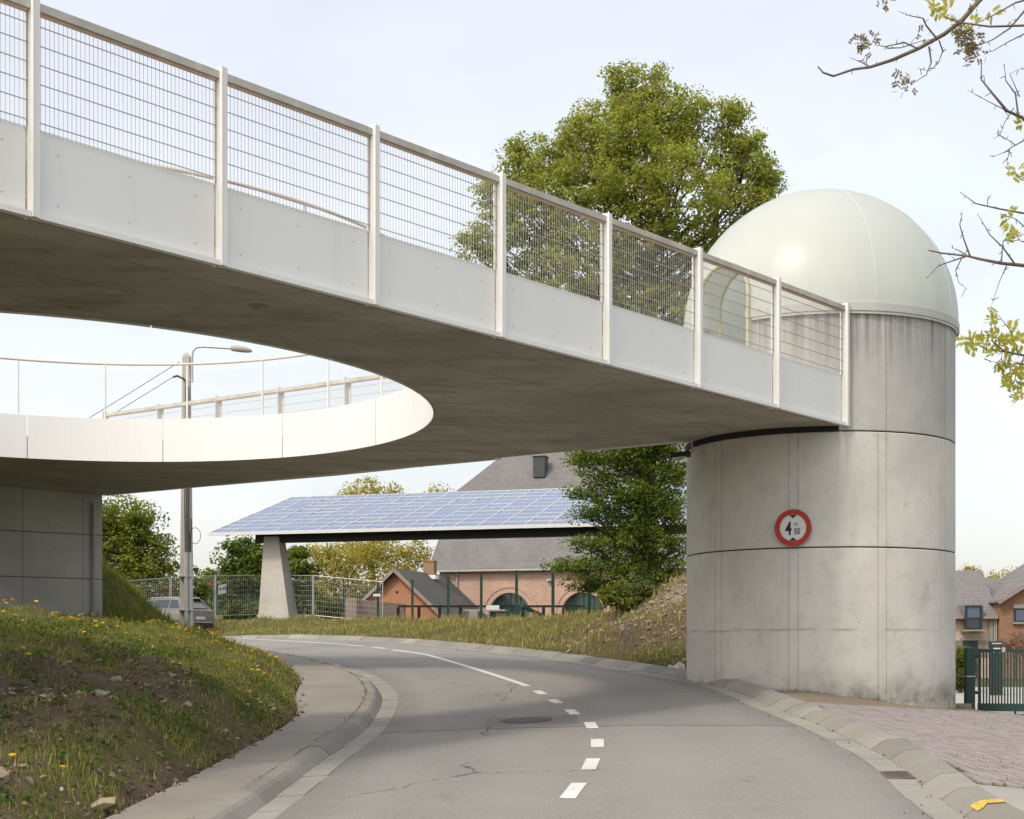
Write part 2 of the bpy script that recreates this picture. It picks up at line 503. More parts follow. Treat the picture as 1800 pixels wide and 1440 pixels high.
def _asphalt():
    t = NT('asphalt')
    big = t.noise(.16, 3, .5); mid = t.noise(1.3, 5, .65); fine = t.noise(110, 2, .6)
    agg = t.n('TexVoronoi', Vector=t.pos(), Scale=60.).outputs['Color']
    k = t.mix(t.rng(big, .35, .65), (.215,.205,.184), (.268,.254,.226))
    k = t.mix(t.rng(mid, .4, .75, 0, .45), k, (.165,.16,.148))
    k = t.mix(t.rng(fine, .3, .75, 0, .35), k, (.34,.33,.30))
    a2 = t.sep(agg)[0]
    k = t.mix(t.rng(a2, .8, 1., 0, .5), k, (.40,.38,.34))
    k = t.mix(t.rng(a2, .0, .2, .45, 0), k, (.11,.105,.10))
    u = t.sep(t.n('VertexColor', dict(layer_name='tint')).outputs[0])[0]
    uw = t.math('ADD', u, t.rng(t.noise(.5, 3), .3, .7, -.03, .03))
    tr = t.math('ABSOLUTE', t.math('SINE', t.math('MULTIPLY', uw, 12.566)))
    k = t.mix(t.math('MULTIPLY', t.rng(tr, .55, 1.), t.rng(t.noise(.4, 3), .3, .7, .15, .45)), k, (.29,.275,.245))
    k = t.mix(t.rng(t.math('ABSOLUTE', t.math('SUBTRACT', uw, .5)), .41, .5, 0, .4), k, (.15,.145,.13))
    st_ = t.noise(.9, 6, .75, vscale=(1.2, .5, 1))
    k = t.mix(t.rng(st_, .60, .74, 0, .45), k, (.115,.11,.10))
    # worn, darker bands along the wheel tracks and an old resurfacing seam
    P_ = t.n('NewGeometry').outputs['Position']; x, y, z = t.sep(P_)[:3]
    seam = t.math('ADD', y, t.math('MULTIPLY', x, .10))
    sn = t.math('ADD', seam, t.math('MULTIPLY', t.noise(1.2, 3), .25))
    patch = t.math('MULTIPLY', t.rng(sn, 21.75, 21.8), t.rng(sn, 24.0, 24.9, 1, 0))
    k = t.mix(t.math('MULTIPLY', patch, .22), k, (.14,.138,.132))
    line = t.math('MULTIPLY', t.rng(sn, 21.72, 21.76), t.rng(sn, 21.80, 21.84, 1, 0))
    k = t.mix(t.math('MULTIPLY', line, .7), k, (.05,.05,.05))
    # cracks
    cv = t.n('TexVoronoi', dict(feature='DISTANCE_TO_EDGE'), Vector=t.n('VectorMath', dict(operation='ADD'), **{'0': t.pos((.16,.10,.1)), '1': t.n('VectorMath', dict(operation='SCALE'), **{'0': t.n('TexNoise', Vector=t.pos(), Scale=1.4, Detail=5.).outputs['Color'], 'Scale': .12}).outputs[0]}).outputs[0], Scale=1.).outputs['Distance']
    cm = t.math('MULTIPLY', t.rng(cv, .0012, .0026, 1, 0), t.rng(t.noise(.22, 2), .5, .56))
    k = t.mix(t.math('MULTIPLY', cm, .75), k, (.04,.04,.038))
    t.principled(k, .85, t.bump(t.math('ADD', fine, a2), .35, .006), spec=.3)
    return t.m
M['asphalt'] = _asphalt()

def _ground():
    t = NT('bank_soil_and_turf')
    n1 = t.noise(.9, 5, .65); n2 = t.noise(5, 5, .7); n3 = t.noise(28, 3, .7)
    soil = t.mix(t.rng(n2, .3, .7), (.105,.075,.05), (.20,.15,.10))
    soil = t.mix(t.rng(n3, .4, .75, 0, .5), soil, (.07,.052,.036))
    turf = t.mix(t.rng(n2, .3, .7), (.085,.095,.03), (.17,.15,.065))
    turf = t.mix(t.rng(n3, .4, .75, 0, .5), turf, (.055,.05,.022))
    att = t.n('VertexColor', dict(layer_name='tint')).outputs[0]
    f = t.math('ADD', t.sep(att)[0], t.rng(n1, .3, .7, -.25, .25), True)
    k = t.mix(t.rng(f, .35, .65), turf, soil)
    # sandy, stony ground where tinted
    sand = t.mix(t.rng(n2, .3, .7), (.24,.19,.135), (.34,.285,.21))
    k = t.mix(t.rng(t.math('ADD', t.sep(att)[1], t.rng(n2, .3, .7, -.2, .2), True), .4, .7), k, sand)
    t.principled(k, .95, t.bump(t.math('ADD', n3, t.math('MULTIPLY', n2, 1.5)), .9, .05), spec=.1)
    return t.m
M['ground'] = _ground()

# ------------------------------------------------------------------ ground sheet
xs = np.unique(np.r_[np.linspace(-900, -60, 15), np.linspace(-60, -22, 20), np.arange(-22, 14.01, .22), np.linspace(14, 60, 24), np.linspace(60, 900, 15)].round(4))
ys = np.unique(np.r_[np.linspace(-200, -5, 14), np.linspace(-5, 9, 12), np.arange(9, 64.01, .25), np.linspace(64, 130, 34), np.linspace(130, 1500, 20)].round(4))
GX, GY = np.meshgrid(xs, ys)
GZ = G(GX, GY)
nx, ny = len(xs), len(ys)
idx = np.arange(nx*ny).reshape(ny, nx)
Fg = np.stack([idx[:-1, :-1], idx[:-1, 1:], idx[1:, 1:], idx[1:, :-1]], -1).reshape(-1, 4)
dLg = -sdist(GX, GY, SO); dRg = sdist(GX, GY, RE)
# bare soil: foot of the left bank where it was cut, the disturbed mound, strips beside the paving
def soilness(X, Y):
    dL = -sdist(X, Y, SO); dR = sdist(X, Y, RE)
    s = .0*X
    cut = np.exp(-((dL-2.0)/1.25)**2)*sst(27, 20, Y) if False else np.exp(-((dL-1.9)/1.3)**2)*(1-sst(20, 27, Y))
    s = np.where(dL > 0, .12+.95*cut+.5*np.exp(-(dL/.35)**2), s)
    far = np.where((dR > .5) & (Y > 30), .12+.55*np.exp(-(((X-3.4)/2.0)**2+((Y-38.5)/3.5)**2))+.35*np.exp(-((dR-2.6)/1.1)**2)*sst(0, 4, X+2), 0)
    s = np.maximum(s, far)
    return s
def sandness(X, Y):
    dR = sdist(X, Y, RE); dL = -sdist(X, Y, SO)
    tw = np.hypot(X-6.31, Y-30.44)
    s = np.where((dR > .5) & (tw < 6.5) & (Y < 31), .8, 0.)
    s = np.maximum(s, .75*np.exp(-(((X-4.6)/1.5)**2+((Y-39.6)/1.6)**2)))
    s = np.maximum(s, np.where((dL > -.1) & (dL < .35), .5*(1-np.abs(dL)/.35), 0))
    return s
gc = np.zeros((nx*ny, 4), np.float32); gc[:, 3] = 1
gc[:, 0] = np.clip(soilness(GX, GY), 0, 1).ravel(); gc[:, 1] = np.clip(sandness(GX, GY), 0, 1).ravel()
ground = struct(mk('ground', np.stack([GX, GY, GZ], -1).reshape(-1, 3), Fg, M['ground'], org=(0, 0, 0), smooth=True, col=gc))

# ------------------------------------------------------------------ carriageway
nR = len(RE); across = np.array([0, .1, .25, .4, .5, .6, .75, .9, 1.])
rv = []
for a in across:
    p = LE*(1-a)+RE*a
    rv.append(np.c_[p, plane(p[:, 0], p[:, 1])+.05*(1-(2*a-1)**2)])
rv = np.stack(rv, 1).reshape(-1, 3)
ii = np.arange(nR*9).reshape(nR, 9)
road = struct(mk('road', rv, np.stack([ii[:-1, :-1], ii[:-1, 1:], ii[1:, 1:], ii[1:, :-1]], -1).reshape(-1, 4), M['asphalt'], org=(0, 0, 0), smooth=True, col=np.tile(np.c_[across, across*0, across*0, np.ones(9)], (nR, 1))))
def rz(x, y):
    dl = float(np.hypot(LE[:, 0]-x, LE[:, 1]-y).min()); dr = float(np.hypot(RE[:, 0]-x, RE[:, 1]-y).min())
    a = dl/(dl+dr)
    return float(plane(x, y))+.05*(1-(2*a-1)**2)

def ribbon(pts, w, name, mat, parent, dz=.005):
    pts = np.array(pts, float)
    if len(pts) < 3: pts = np.array([pts[0]+(pts[-1]-pts[0])*t for t in np.linspace(0, 1, 4)])
    nn = normals2(pts); V = []; F = []
    for p, n in zip(pts, nn):
        for s in (-1, 1):
            q = p+n*s*w/2; V.append((q[0], q[1], rz(*q)+dz))
    for i in range(len(pts)-1): F.append((2*i, 2*i+1, 2*i+3, 2*i+2))
    return mk(name, V, F, mat, parent)
dashes = [[(997,1413),(1018,1385)],[(1034,1361),(1043,1341)],[(1050,1321),(1050,1306)],[(1042,1287),(1036,1276)],[(1012,1262),(1000,1253)],[(983,1242),(970,1235)],[(955,1225.5),(943,1219)],[(678,1143),(655,1141)]]
for d in dashes:
    ribbon([road_pt(*q) for q in d], .17, 'lane_dash', M['mark'], road)
sol = crom([road_pt(*q) for q in [(928,1211),(870,1191),(800,1169),(745,1153.5),(690,1145.5)]], 40)
ribbon(sol, .15, 'lane_line', M['mark'], road)
sol = crom([road_pt(*q) for q in [(640,1138.5),(560,1132.5),(470,1127),(390,1122)]], 40)
ribbon(sol, .15, 'lane_line', M['mark'], road)

# strips beside the carriageway: gutter slabs, kerb stones, footway
def strip_cells(name, line, side, o0, o1, z0, z1, step, gap, mat, parent, y0, y1, bev=0.0, thick=.25, prof=None, paint=None):
    """stones laid along an edge line; profile from offset o0 (height z0) to o1 (height z1)"""
    nn = normals2(line)*side
    s = np.r_[0, np.cumsum(np.linalg.norm(np.diff(line, axis=0), axis=1))]
    at = lambda q: (np.array([np.interp(q, s, line[:, k]) for k in (0, 1)]), np.array([np.interp(q, s, nn[:, k]) for k in (0, 1)]))
    prof = prof or [(o0, z0), (o1, z1)]
    q = 0; out = []
    while q+step < s[-1]:
        p, _ = at(q)
        if y0 < p[1] < y1 and p[0] > -18:
            V = []; F = []
            st = [q+gap/2, q+step/2, q+step-gap/2]
            jz = rnd.uniform(-.007, .007)
            m = len(prof)
            for k in st:
                p, n = at(k)
                for o, z in prof:
                    w = p+n*o; V.append((w[0], w[1], float(plane(w[0], w[1]))+z+jz))
                for o, z in reversed(prof):
                    w = p+n*o; V.append((w[0], w[1], float(plane(w[0], w[1]))-thick))
            M2 = 2*m
            for a in range(2):
                for k in range(M2):
                    F.append((a*M2+k, a*M2+(k+1) % M2, (a+1)*M2+(k+1) % M2, (a+1)*M2+k))
            F.append(tuple(range(M2-1, -1, -1))); F.append(tuple(range(2*M2, 3*M2)))
            if side > 0: F = [tuple(reversed(f)) for f in F]
            mt = rnd.choice([mat, mat, M['kerb2'], M['kerb3']]) if name == 'kerb_stone' else mat
            o = mk(name, V, F, mt, parent)
            out.append((o, p))
        q += step
    return out
def empty_struct(name):
    o = bpy.data.objects.new(name, None); C.objects.link(o); ORG[o] = np.zeros(3); o['kind'] = 'structure'
    return o
gut = empty_struct('gutter')
strip_cells('gutter_slab', LE, -1, 0, .30, .006, -.002, .5, .018, M['gutter'], gut, 9, 62)
strip_cells('gutter_slab', RE, 1, 0, .30, .006, -.002, .98, .016, M['gutter'], gut, 9, 62)
krb = empty_struct('kerb')
KP = [(.305, -.01), (.40, .085), (.45, .115), (.60, .125)]
strip_cells('kerb_stone', LE, -1, 0, 0, 0, 0, .98, .026, M['kerb'], krb, 9, 62, prof=KP)
KR = [(.305, -.01), (.46, .088), (.52, .108), (.70, .118)]
right_kerb = strip_cells('kerb_stone', RE, 1, 0, 0, 0, 0, .98, .026, M['kerb'], krb, 9, 62, prof=KR)
# footway slabs between kerb and bank
foot = empty_struct('sidewalk')
nnL = normals2(LE)*-1
inner = LE+nnL*.612
ss = np.r_[0, np.cumsum(np.linalg.norm(np.diff(inner, axis=0), axis=1))]
q = 0
while q+3 < ss[-1]:
    V = []; F = []
    for k in np.linspace(q+.008, q+2.992, 7):
        p = np.array([np.interp(k, ss, inner[:, c]) for c in (0, 1)])
        j = np.argmin(np.hypot(*(SO-p).T)); o_ = SO[j]
        # foot point on the outer edge
        for t in (0, .33, .67, 1):
            w = p*(1-t)+o_*t
            V.append((w[0], w[1], float(plane(w[0], w[1]))+.121+.006*t))
        w = o_+(o_-p)/(np.linalg.norm(o_-p)+1e-6)*.12; V.append((w[0], w[1], float(plane(w[0], w[1]))-.1))
    if V[0][1] > 8 and V[0][1] < 60:
        for i in range(6):
            for k in range(4): F.append((i*5+k, i*5+k+1, (i+1)*5+k+1, (i+1)*5+k))
        F = [tuple(reversed(f)) for f in F]
        mk('footway_slab', V, F, M['slab'], foot)
    q += 3.0
# dark bedding under the slabs so joints read dark
V = []; F = []
for i, (a, b) in enumerate(zip(LE, SO)):
    for p in (a, b): V.append((p[0], p[1], float(plane(p[0], p[1]))-.03))
    if i: F.append((2*i-2, 2*i, 2*i+1, 2*i-1))
mk('bedding', V, F, M['joint'], foot)
V = []; F = []
for i, (a, n) in enumerate(zip(RE, normals2(RE))):
    for o in (-.02, .72): p = a+n*o; V.append((p[0], p[1], float(plane(p[0], p[1]))-.03))
    if i: F.append((2*i-2, 2*i-1, 2*i+1, 2*i))
mk('bedding', V, F, M['joint'], gut)
# ------------------------------------------------------------------ footbridge
U = np.array([.671, .741]); U /= np.linalg.norm(U)
A0 = np.array([-3.45, 17.1])
def zs(x, y): return 6.04-.016*((x-A0[0])*U[0]+(y-A0[1])*U[1])     # soffit height
CC = np.array([-8.56, 26.3]); CR = 7.15
near0 = A0-U*11.0; near1 = A0+U*14.28
far_pts = np.array([(3.45,29.75),(2.9,30.12),(2.35,30.55),(.97,31.54),(-.4,32.55),(-2.66,34.54),(-4.2,35.75),(-7.28,37.84),(-11.16,40.31)])
outline = [near0, near1, np.array([6.0,28.6]), np.array([4.6,30.0])]+list(far_pts)+[np.array([-14.0,42.2]), np.array([-19.5,38]), np.array([-21,27]), np.array([-17.5,15])]
outline = np.array(outline)
bridge = thing('footbridge', (near1[0]-7, near1[1]-7, zs(*near1)), 'white-sided concrete footbridge with a round opening and mesh railings over the road', 'bridge')

def ray_outline(th):
    d = np.array([cos(th), sin(th)]); best = None
    for a, b in zip(outline, np.roll(outline, -1, 0)):
        e = b-a; den = d[0]*e[1]-d[1]*e[0]
        if abs(den) < 1e-9: continue
        w = a-CC
        t = (w[0]*e[1]-w[1]*e[0])/den; s = (w[0]*d[1]-w[1]*d[0])/den
        if t > 0 and -1e-6 <= s <= 1+1e-6 and (best is None or t < best): best = t
    return CC+d*best
ths = sorted(set(list(np.linspace(-pi, pi, 145)[:-1]) + [atan2(p[1]-CC[1], p[0]-CC[0]) for p in outline]))
nt = len(ths); V = []; F = []
DTH = .48
for th in ths:
    i = CC+CR*np.array([cos(th), sin(th)]); o = ray_outline(th); ctr = (i+o)/2
    o = o-(o-ctr)/np.linalg.norm(o-ctr)*.05
    i = i-(i-ctr)/np.linalg.norm(i-ctr)*.03
    for p, dz in ((i, .0), (o, .0), (o, DTH), (i, DTH)):
        V.append((p[0], p[1], zs(*p)+dz+.012))
for k in range(nt):
    n = (k+1) % nt
    for a in range(4):
        b = (a+1) % 4
        F.append((4*k+a, 4*k+b, 4*n+b, 4*n+a))
deck = mk('deck', V, F, M['soffit'], bridge)

# railing kit for an outer edge (flat posts, steel side panels, wood handrail, wire grid)
PANEL_T, RAIL_T = .955, 2.20
def _rust():
    t = NT('rust_stained_joint')
    k = t.mix(t.rng(t.noise(6, 5, .7, vscale=(1, 1, .4)), .42, .62), (.62,.58,.52), (.30,.19,.11))
    t.principled(k, .9, None, spec=.1); return t.m
M['rust'] = _rust()
def outer_railing(a, b, npost, out, first=True, last=True, fine=True):
    """straight edge from a to b with npost bays; out = outward normal (2d)"""
    a = np.array(a, float); b = np.array(b, float); L = np.linalg.norm(b-a); d = (b-a)/L; o = np.array(out, float)
    def W(s, off, z):
        p = a+d*s+o*off; return np.array([p[0], p[1], zs(*(a+d*s))+z])
    step = L/npost
    for k in range(npost+1):
        s = k*step
        if (k == 0 and not first) or (k == npost and not last): continue
        # angle post: broad leg square to the edge, narrow leg along it
        m = MB()
        h = 2.285
        m.poly_extrude([W(s-.006, .0, 0), W(s+.006, .0, 0), W(s+.006, .17, .0), W(s-.006, .17, .0)], (0, 0, h))
        m.poly_extrude([W(s+.008, .15, -.0), W(s+.075, .15, -.0), W(s+.075, .165, -.0), W(s+.008, .165, -.0)], (0, 0, h-.004))
        m.build('post', M['white'], bridge)
        if k == npost: continue
        s0, s1 = s+.078 if True else s, s+step-.01
        # side panel with a bottom angle
        m = MB(); m.poly_extrude([W(s0, .03, .03), W(s1, .03, .03), W(s1, .03, PANEL_T), W(s0, .03, PANEL_T)], np.array([o[0]*.012, o[1]*.012, 0]))
        pn = m.build('side_panel', M['panel'], bridge)
        m = MB()
        for (fs, fz) in ((.12,.22),(.12,.78),(.5,.25),(.5,.78),(.88,.22),(.88,.78)):
            c = W(s0+(s1-s0)*fs, .043, fz*PANEL_T)
            m.obox(c, np.array([d[0],d[1],0])*.007, np.array([0,0,.007]), np.array([o[0],o[1],0])*.003)
        m.build('bolts', M['wire'], pn)['kind'] = 'stuff'
        m = MB(); m.poly_extrude([W(s1-.012, .026, .05), W(s+step-.004, .026, .05), W(s+step-.004, .026, PANEL_T-.02), W(s1-.012, .026, PANEL_T-.02)], np.array([o[0]*.018, o[1]*.018, 0]))
        m.build('rusty_joint', M['rust'], pn)
        m = MB(); m.poly_extrude([W(s-.004, .046, .0), W(s+step-.012, .046, .0), W(s+step-.012, .046, .062), W(s-.004, .046, .062)], np.array([o[0]*.09, o[1]*.09, 0]))
        m.build('bottom_angle', M['panel'], bridge)
        # handrail: timber on a painted flat
        m = MB(); m.poly_extrude([W(s0-.07, .02, RAIL_T-.045), W(s1, .02, RAIL_T-.045), W(s1, .02, RAIL_T+.04), W(s0-.07, .02, RAIL_T+.04)], np.array([o[0]*.10, o[1]*.10, 0]))
        hr = m.build('handrail', M['rail_wood'], bridge)
        m = MB(); m.poly_extrude([W(s0-.07, .03, RAIL_T-.066), W(s1, .03, RAIL_T-.066), W(s1, .03, RAIL_T-.047), W(s0-.07, .03, RAIL_T-.047)], np.array([o[0]*.06, o[1]*.06, 0]))
        m.build('rail_flat', M['rail_pink'], hr)
        # wire grid
        m = MB()
        nv = int((s1-s0)/.052)
        for i in range(nv+1):
            q = s0+(s1-s0)*(i+.3)/nv if i < nv else s1-.005
            m.bar(W(q, .055, PANEL_T-.04), W(q, .055, RAIL_T-.06), .0046, .0046, up=(o[0], o[1], 0))
        m.build('vertical_wires', M['wire_pale'], bridge)['kind'] = 'stuff'
        m = MB()
        for i in range(6):
            z = PANEL_T+.065+i*.2
            m.bar(W(s0-.02, .062, z), W(s1+.01, .062, z), .010, .0085)
        for q in (s0+.004, s1-.004):
            m.bar(W(q, .055, PANEL_T), W(q, .055, RAIL_T-.06), .014, .012, up=(o[0], o[1], 0))
        m.build('wire_grid', M['wire'], bridge)
out_near = np.array([U[1], -U[0]])
outer_railing(near1-U*2.38*10, near1, 10, out_near)
# far outer edge
fe = np.array([(3.45,29.75),(-.4,32.55),(-11.16,40.31)])
for a, b, n, f in ((fe[1], fe[0], 2, False), (fe[2], fe[1], 6, True)):
    d = (b-a)/np.linalg.norm(b-a); outer_railing(a, b, n, (-d[1], d[0]), first=f, last=True)
# dripping edge line of small fixings along the far soffit edge
# inner ring: curved white plates with joints, round posts, tube rail, chain-link
nplate = 15
ga = [2*pi*k/nplate+.22 for k in range(nplate+1)]
def ring_pt(th, r, z):
    p = CC+r*np.array([cos(th), sin(th)]); q = CC+CR*np.array([cos(th), sin(th)])
    return np.array([p[0], p[1], zs(*q)+z])
for k in range(nplate):
    V = []; F = []; m = 12
    for i in range(m+1):
        th = ga[k]+.0012+(ga[k+1]-ga[k]-.0024)*i/m
        V += [ring_pt(th, CR, -.012), ring_pt(th, CR, .955), ring_pt(th, CR+.015, .955), ring_pt(th, CR+.015, -.012)]
    for i in range(m):
        for a in range(4): F.append((4*i+a, 4*i+(a+1) % 4, 4*i+4+(a+1) % 4, 4*i+4+a))
    F += [(3,2,1,0), (4*m, 4*m+1, 4*m+2, 4*m+3)]
    mk('ring_plate', V, F, M['panel'], bridge)
nposts = 24
M['ring_rail'] = pm('cream_rail', (.70,.60,.51), .5, .06, bump=0)
for k in range(nposts):
    th = 2*pi*k/nposts+.09
    MB().tube([ring_pt(th, CR+.04, .4), ring_pt(th, CR+.04, 2.17)], .024, 8).build('ring_post', M['white'], bridge)
tt = np.linspace(0, 2*pi, 161)
for k in range(4):
    seg = tt[k*40:(k+1)*40+1]
    MB().tube([ring_pt(t, CR+.04, 2.19) for t in seg], .027, 8).build('ring_rail', M['ring_rail'], bridge)
# chain-link mesh as thin diagonal wires on a cylinder, plus a tension wire
V = []; F = []
def thin(p, q, r):
    b = len(V); d = q-p; d /= np.linalg.norm(d); u = np.cross(d, (0.0, 0, 1)); u /= (np.linalg.norm(u)+1e-9); v = np.cross(d, u)
    for c in (p, q):
        for t in (0, 2.094, 4.189): V.append(c+r*(cos(t)*u+sin(t)*v))
    for t in range(3): F.append((b+t, b+(t+1) % 3, b+3+(t+1) % 3, b+3+t))
cell = .075; NC = int(2*pi*(CR+.05)/cell)
rows = int(1.16/cell)
for k in range(NC):
    t0 = 2*pi*k/NC
    px_ = 900+FPX*(CC[0]+CR*cos(t0))/(CC[1]+CR*sin(t0))
    if px_ < -150: continue
    for sg in (1, -1):
        p = None
        for r in range(0, rows+1, 2):
            c = ring_pt(t0+sg*r*cell/(CR+.05), CR+.05, .97+r*cell)
            if p is not None: thin(p, c, .0017)
            p = c
mk('chain_link_mesh', np.array(V), np.array(F), M['white'], bridge)['kind'] = 'stuff'
# soffit detail: construction joints and drip brackets
m = MB()
for s in np.arange(-2, 14, 2.38):
    p = A0+U*(s+1.1)
    c = np.array([p[0], p[1], zs(*p)-.004]); inn = np.array([-U[1], U[0], 0])
    m.obox(c+inn*.10, np.array([U[0], U[1], 0])*.012, inn*.02, (0, 0, .02))
pass

# ------------------------------------------------------------------ round tower
TC = np.array([6.31, 30.44]); TR = 2.70
tower = thing('round_tower', (TC[0], TC[1], .4), 'round grey concrete tower with a pale translucent dome beside the road', 'tower')
def tw(th, r, z): return np.array([TC[0]+r*cos(th), TC[1]+r*sin(th), z])
# angles of the formwork strips read off the facade
def th_at(px):
    u = (px-900)/FPX
    a = u*u+1; b = -2*(u*TC[0]+TC[1]); c = TC@TC-TR*TR
    d = (-b-sqrt(max(b*b-4*a*c, 0)))/(2*a)
    return atan2(d-TC[1], u*d-TC[0])
def drum(name, z0, z1, grooves, mat, th0=0., th1=2*pi, thick=.3, strips=()):
    """cylinder wall with narrow vertical grooves (angle, half width, depth)"""
    A = list(np.linspace(th0, th1, int(120*(th1-th0)/(2*pi))+1))
    ev = []
    for g, hw, dp in grooves:
        g = g % (2*pi)
        if th0 < g < th1:
            A = [a for a in A if abs(a-g) > hw*1.8]
            ev += [(g-hw*1.02, 0), (g-hw, dp), (g+hw, dp), (g+hw*1.02, 0)]
    A = [(a, 0) for a in A]
    def inset(a):
        for s0, s1, dp in strips:
            if s0 < a < s1: return dp
        return 0
    A = sorted([(a, d+inset(a)) for a, d in A+ev])
    V = []; F = []
    n = len(A); full = abs(th1-th0-2*pi) < 1e-6
    for a, d in A:
        V += [tw(a, TR-d-.012, z0), tw(a, TR-d, z0+.014), tw(a, TR-d, z1-.014), tw(a, TR-d-.012, z1), tw(a, TR-thick, z1), tw(a, TR-thick, z0)]
    for i in range(n-1):
        for k in range(6):
            F.append((6*i+k, 6*(i+1)+k, 6*(i+1)+(k+1) % 6, 6*i+(k+1) % 6))
    if not full:
        F.append(tuple(range(6))); F.append(tuple(6*(n-1)+k for k in reversed(range(6))))
    return mk(name, V, F, mat, tower)
def pairs(pxs): return [(th_at(p), .0028, .014) for p in pxs]
low = pairs([1257, 1268.5, 1386.5, 1403, 1543.5, 1558, 1654, 1661])
back = [(radians(a), .0025, .012) for a in (20, 60, 64, 110, 114, 160)]
Z1, Z2, ZT = 3.555, 5.735, 8.03
drum('wall_ring', -.6, Z1-.012, low+back, M['tower'])
drum('wall_ring', Z1+.012, Z2-.012, low+back, M['tower'])
m = MB()
for z in (Z1, Z2):
    m.add([tw(t, TR-.03, z+s*.02) for t in np.linspace(0, 2*pi, 97)[:-1] for s in (-1, 1)],
          [(2*i, 2*((i+1) % 96), 2*((i+1) % 96)+1, 2*i+1) for i in range(96)])
m.build('joint_filler', M['joint'], tower)
D0, D1 = radians(199), radians(230.5)          # doorway from the bridge
upg = pairs([1336, 1451.5, 1558, 1660])+back
drum('upper_wall', Z2+.012, ZT, [(g, hw*1.4, dp) for g, hw, dp in upg], M['tower_top'], D1, 2*pi+D0)
# bearing gap under the bridge
m = MB()
aa = np.linspace(radians(168), radians(266), 40)
for a, b in zip(aa[:-1], aa[1:]):
    for r0, r1 in ((TR+.004, TR+.03),):
        m.add([tw(a, r0, Z2-.01), tw(b, r0, Z2-.01), tw(b, r0, 5.845), tw(a, r0, 5.845), tw(a, r1, Z2-.004), tw(b, r1, Z2-.004), tw(b, r1, 5.845), tw(a, r1, 5.845)],
              [(4,5,6,7), (0,4,7,3), (1,2,6,5), (0,1,5,4)])
m.build('bearing_strip', M['joint'], tower)
# tie-hole plugs and cast marks
m = MB()
for px_, py_ in ((1493,561),(1572,565),(1616,571),(1542,656),(1475,1195),(1527,1197),(1571,1198),(1612,1198),(1357,1085),(1510,1094)):
    th = th_at(px_); u = (px_-900)/FPX; dd = TC[1]+TR*sin(th); z = EYE+(1145-py_)*dd/FPX
    n = np.array([cos(th), sin(th), 0]); t_ = np.array([-sin(th), cos(th), 0])
    m.tube([tw(th, TR-.02, z), tw(th, TR+.004, z)], .035 if py_ < 700 else .022, 10)
m.build('tie_hole_plug', pm('plug_mortar', (.47,.44,.40), .9, .1), tower)

# dome
def _dome():
    t = NT('translucent_dome')
    n1 = t.noise(.7, 4, .6); n2 = t.noise(1., 4, .7, vscale=(3, 3, .25)); z = t.sep(t.n('NewGeometry').outputs['Position'])[2]
    k = t.mix(t.rng(n1, .3, .7), (.715,.755,.70), (.76,.79,.74))
    f = t.math('MULTIPLY', t.rng(n2, .5, .8, 0, .5), t.rng(z, 8.2, 9.9, 1, .1))
    k = t.mix(f, k, (.56,.60,.44))
    p = t.n('BsdfPrincipled', Roughness=.36); t.set(p, 'Base Color', k); t.set(p, 'Specular IOR Level', .5)
    tr = t.n('BsdfTranslucent', Color=k)
    mx = t.n('MixShader', Fac=.42)
    t.t.links.new(p.outputs[0], mx.inputs[1]); t.t.links.new(tr.outputs[0], mx.inputs[2]); t.t.links.new(mx.outputs[0], t.out.inputs['Surface'])
    return t.m
M['dome'] = _dome()
DR = TR+.06; ZD = ZT+.20
da = (D0+D1)/2; dn = np.array([cos(da), sin(da)]); dt = np.array([-sin(da), cos(da)])
HWD = .74; ZSP = 8.42
def in_arch(p, grow=0.):
    r = p[:2]-TC; w = r@dt; f = r@dn
    if f < 0: return False
    w = abs(w); hw = HWD+grow
    return w < hw and p[2] < ZSP+sqrt(max(hw*hw-w*w, 0))
prof = [(DR, ZT-.10), (DR, ZT+.02), (DR-.004, ZD)]+[(DR*cos(t), ZD+DR*sin(t)) for t in np.linspace(.02, pi/2-.03, 46)]
NA = 240; V = []; F = []
for r, z in prof:
    for k in range(NA): V.append(tw(2*pi*k/NA, r, z))
V.append(np.array([TC[0], TC[1], ZD+DR]))
for i in range(len(prof)-1):
    for k in range(NA):
        f = (i*NA+k, i*NA+(k+1) % NA, (i+1)*NA+(k+1) % NA, (i+1)*NA+k)
        c = sum(np.array(V[j]) for j in f)/4
        if in_arch(c): continue
        F.append(f)
for k in range(NA): F.append(((len(prof)-1)*NA+k, (len(prof)-1)*NA+(k+1) % NA, len(V)-1))
dome = mk('dome', V, F, M['dome'], tower, smooth=True)
# overlapping seams of the shells and the rim band
m = MB()
for a in [radians(x) for x in (20, 80, 140, 185, 281, 325)]:
    pts = [tw(a, r+.004, z) if False else tw(a, (DR+.003)*cos(t), ZD+(DR+.003)*sin(t)) for t in np.linspace(0, 1.5, 26) for r, z in [(0, 0)]]
    m.tube(pts, .006, 5)
m.build('seam', pm('dome_seam', (.60,.64,.575), .7, .05), dome)
V = []; F = []
RB = [(DR-.03, ZT-.045), (DR+.018, ZT-.045), (DR+.020, ZT+.10), (DR+.004, ZT+.105)]
ang = [a for a in np.linspace(D1-.035, D0+2*pi+.035, 150)]
for a in ang:
    for r, z in RB: V.append(tw(a, r, z))
for i in range(len(ang)-1):
    for k in range(3): F.append((4*i+k, 4*i+4+k, 4*i+5+k, 4*i+1+k))
mk('rim_band', V, F, pm('rim_band_grey', (.46,.475,.44), .5, .08), tower, smooth=False)
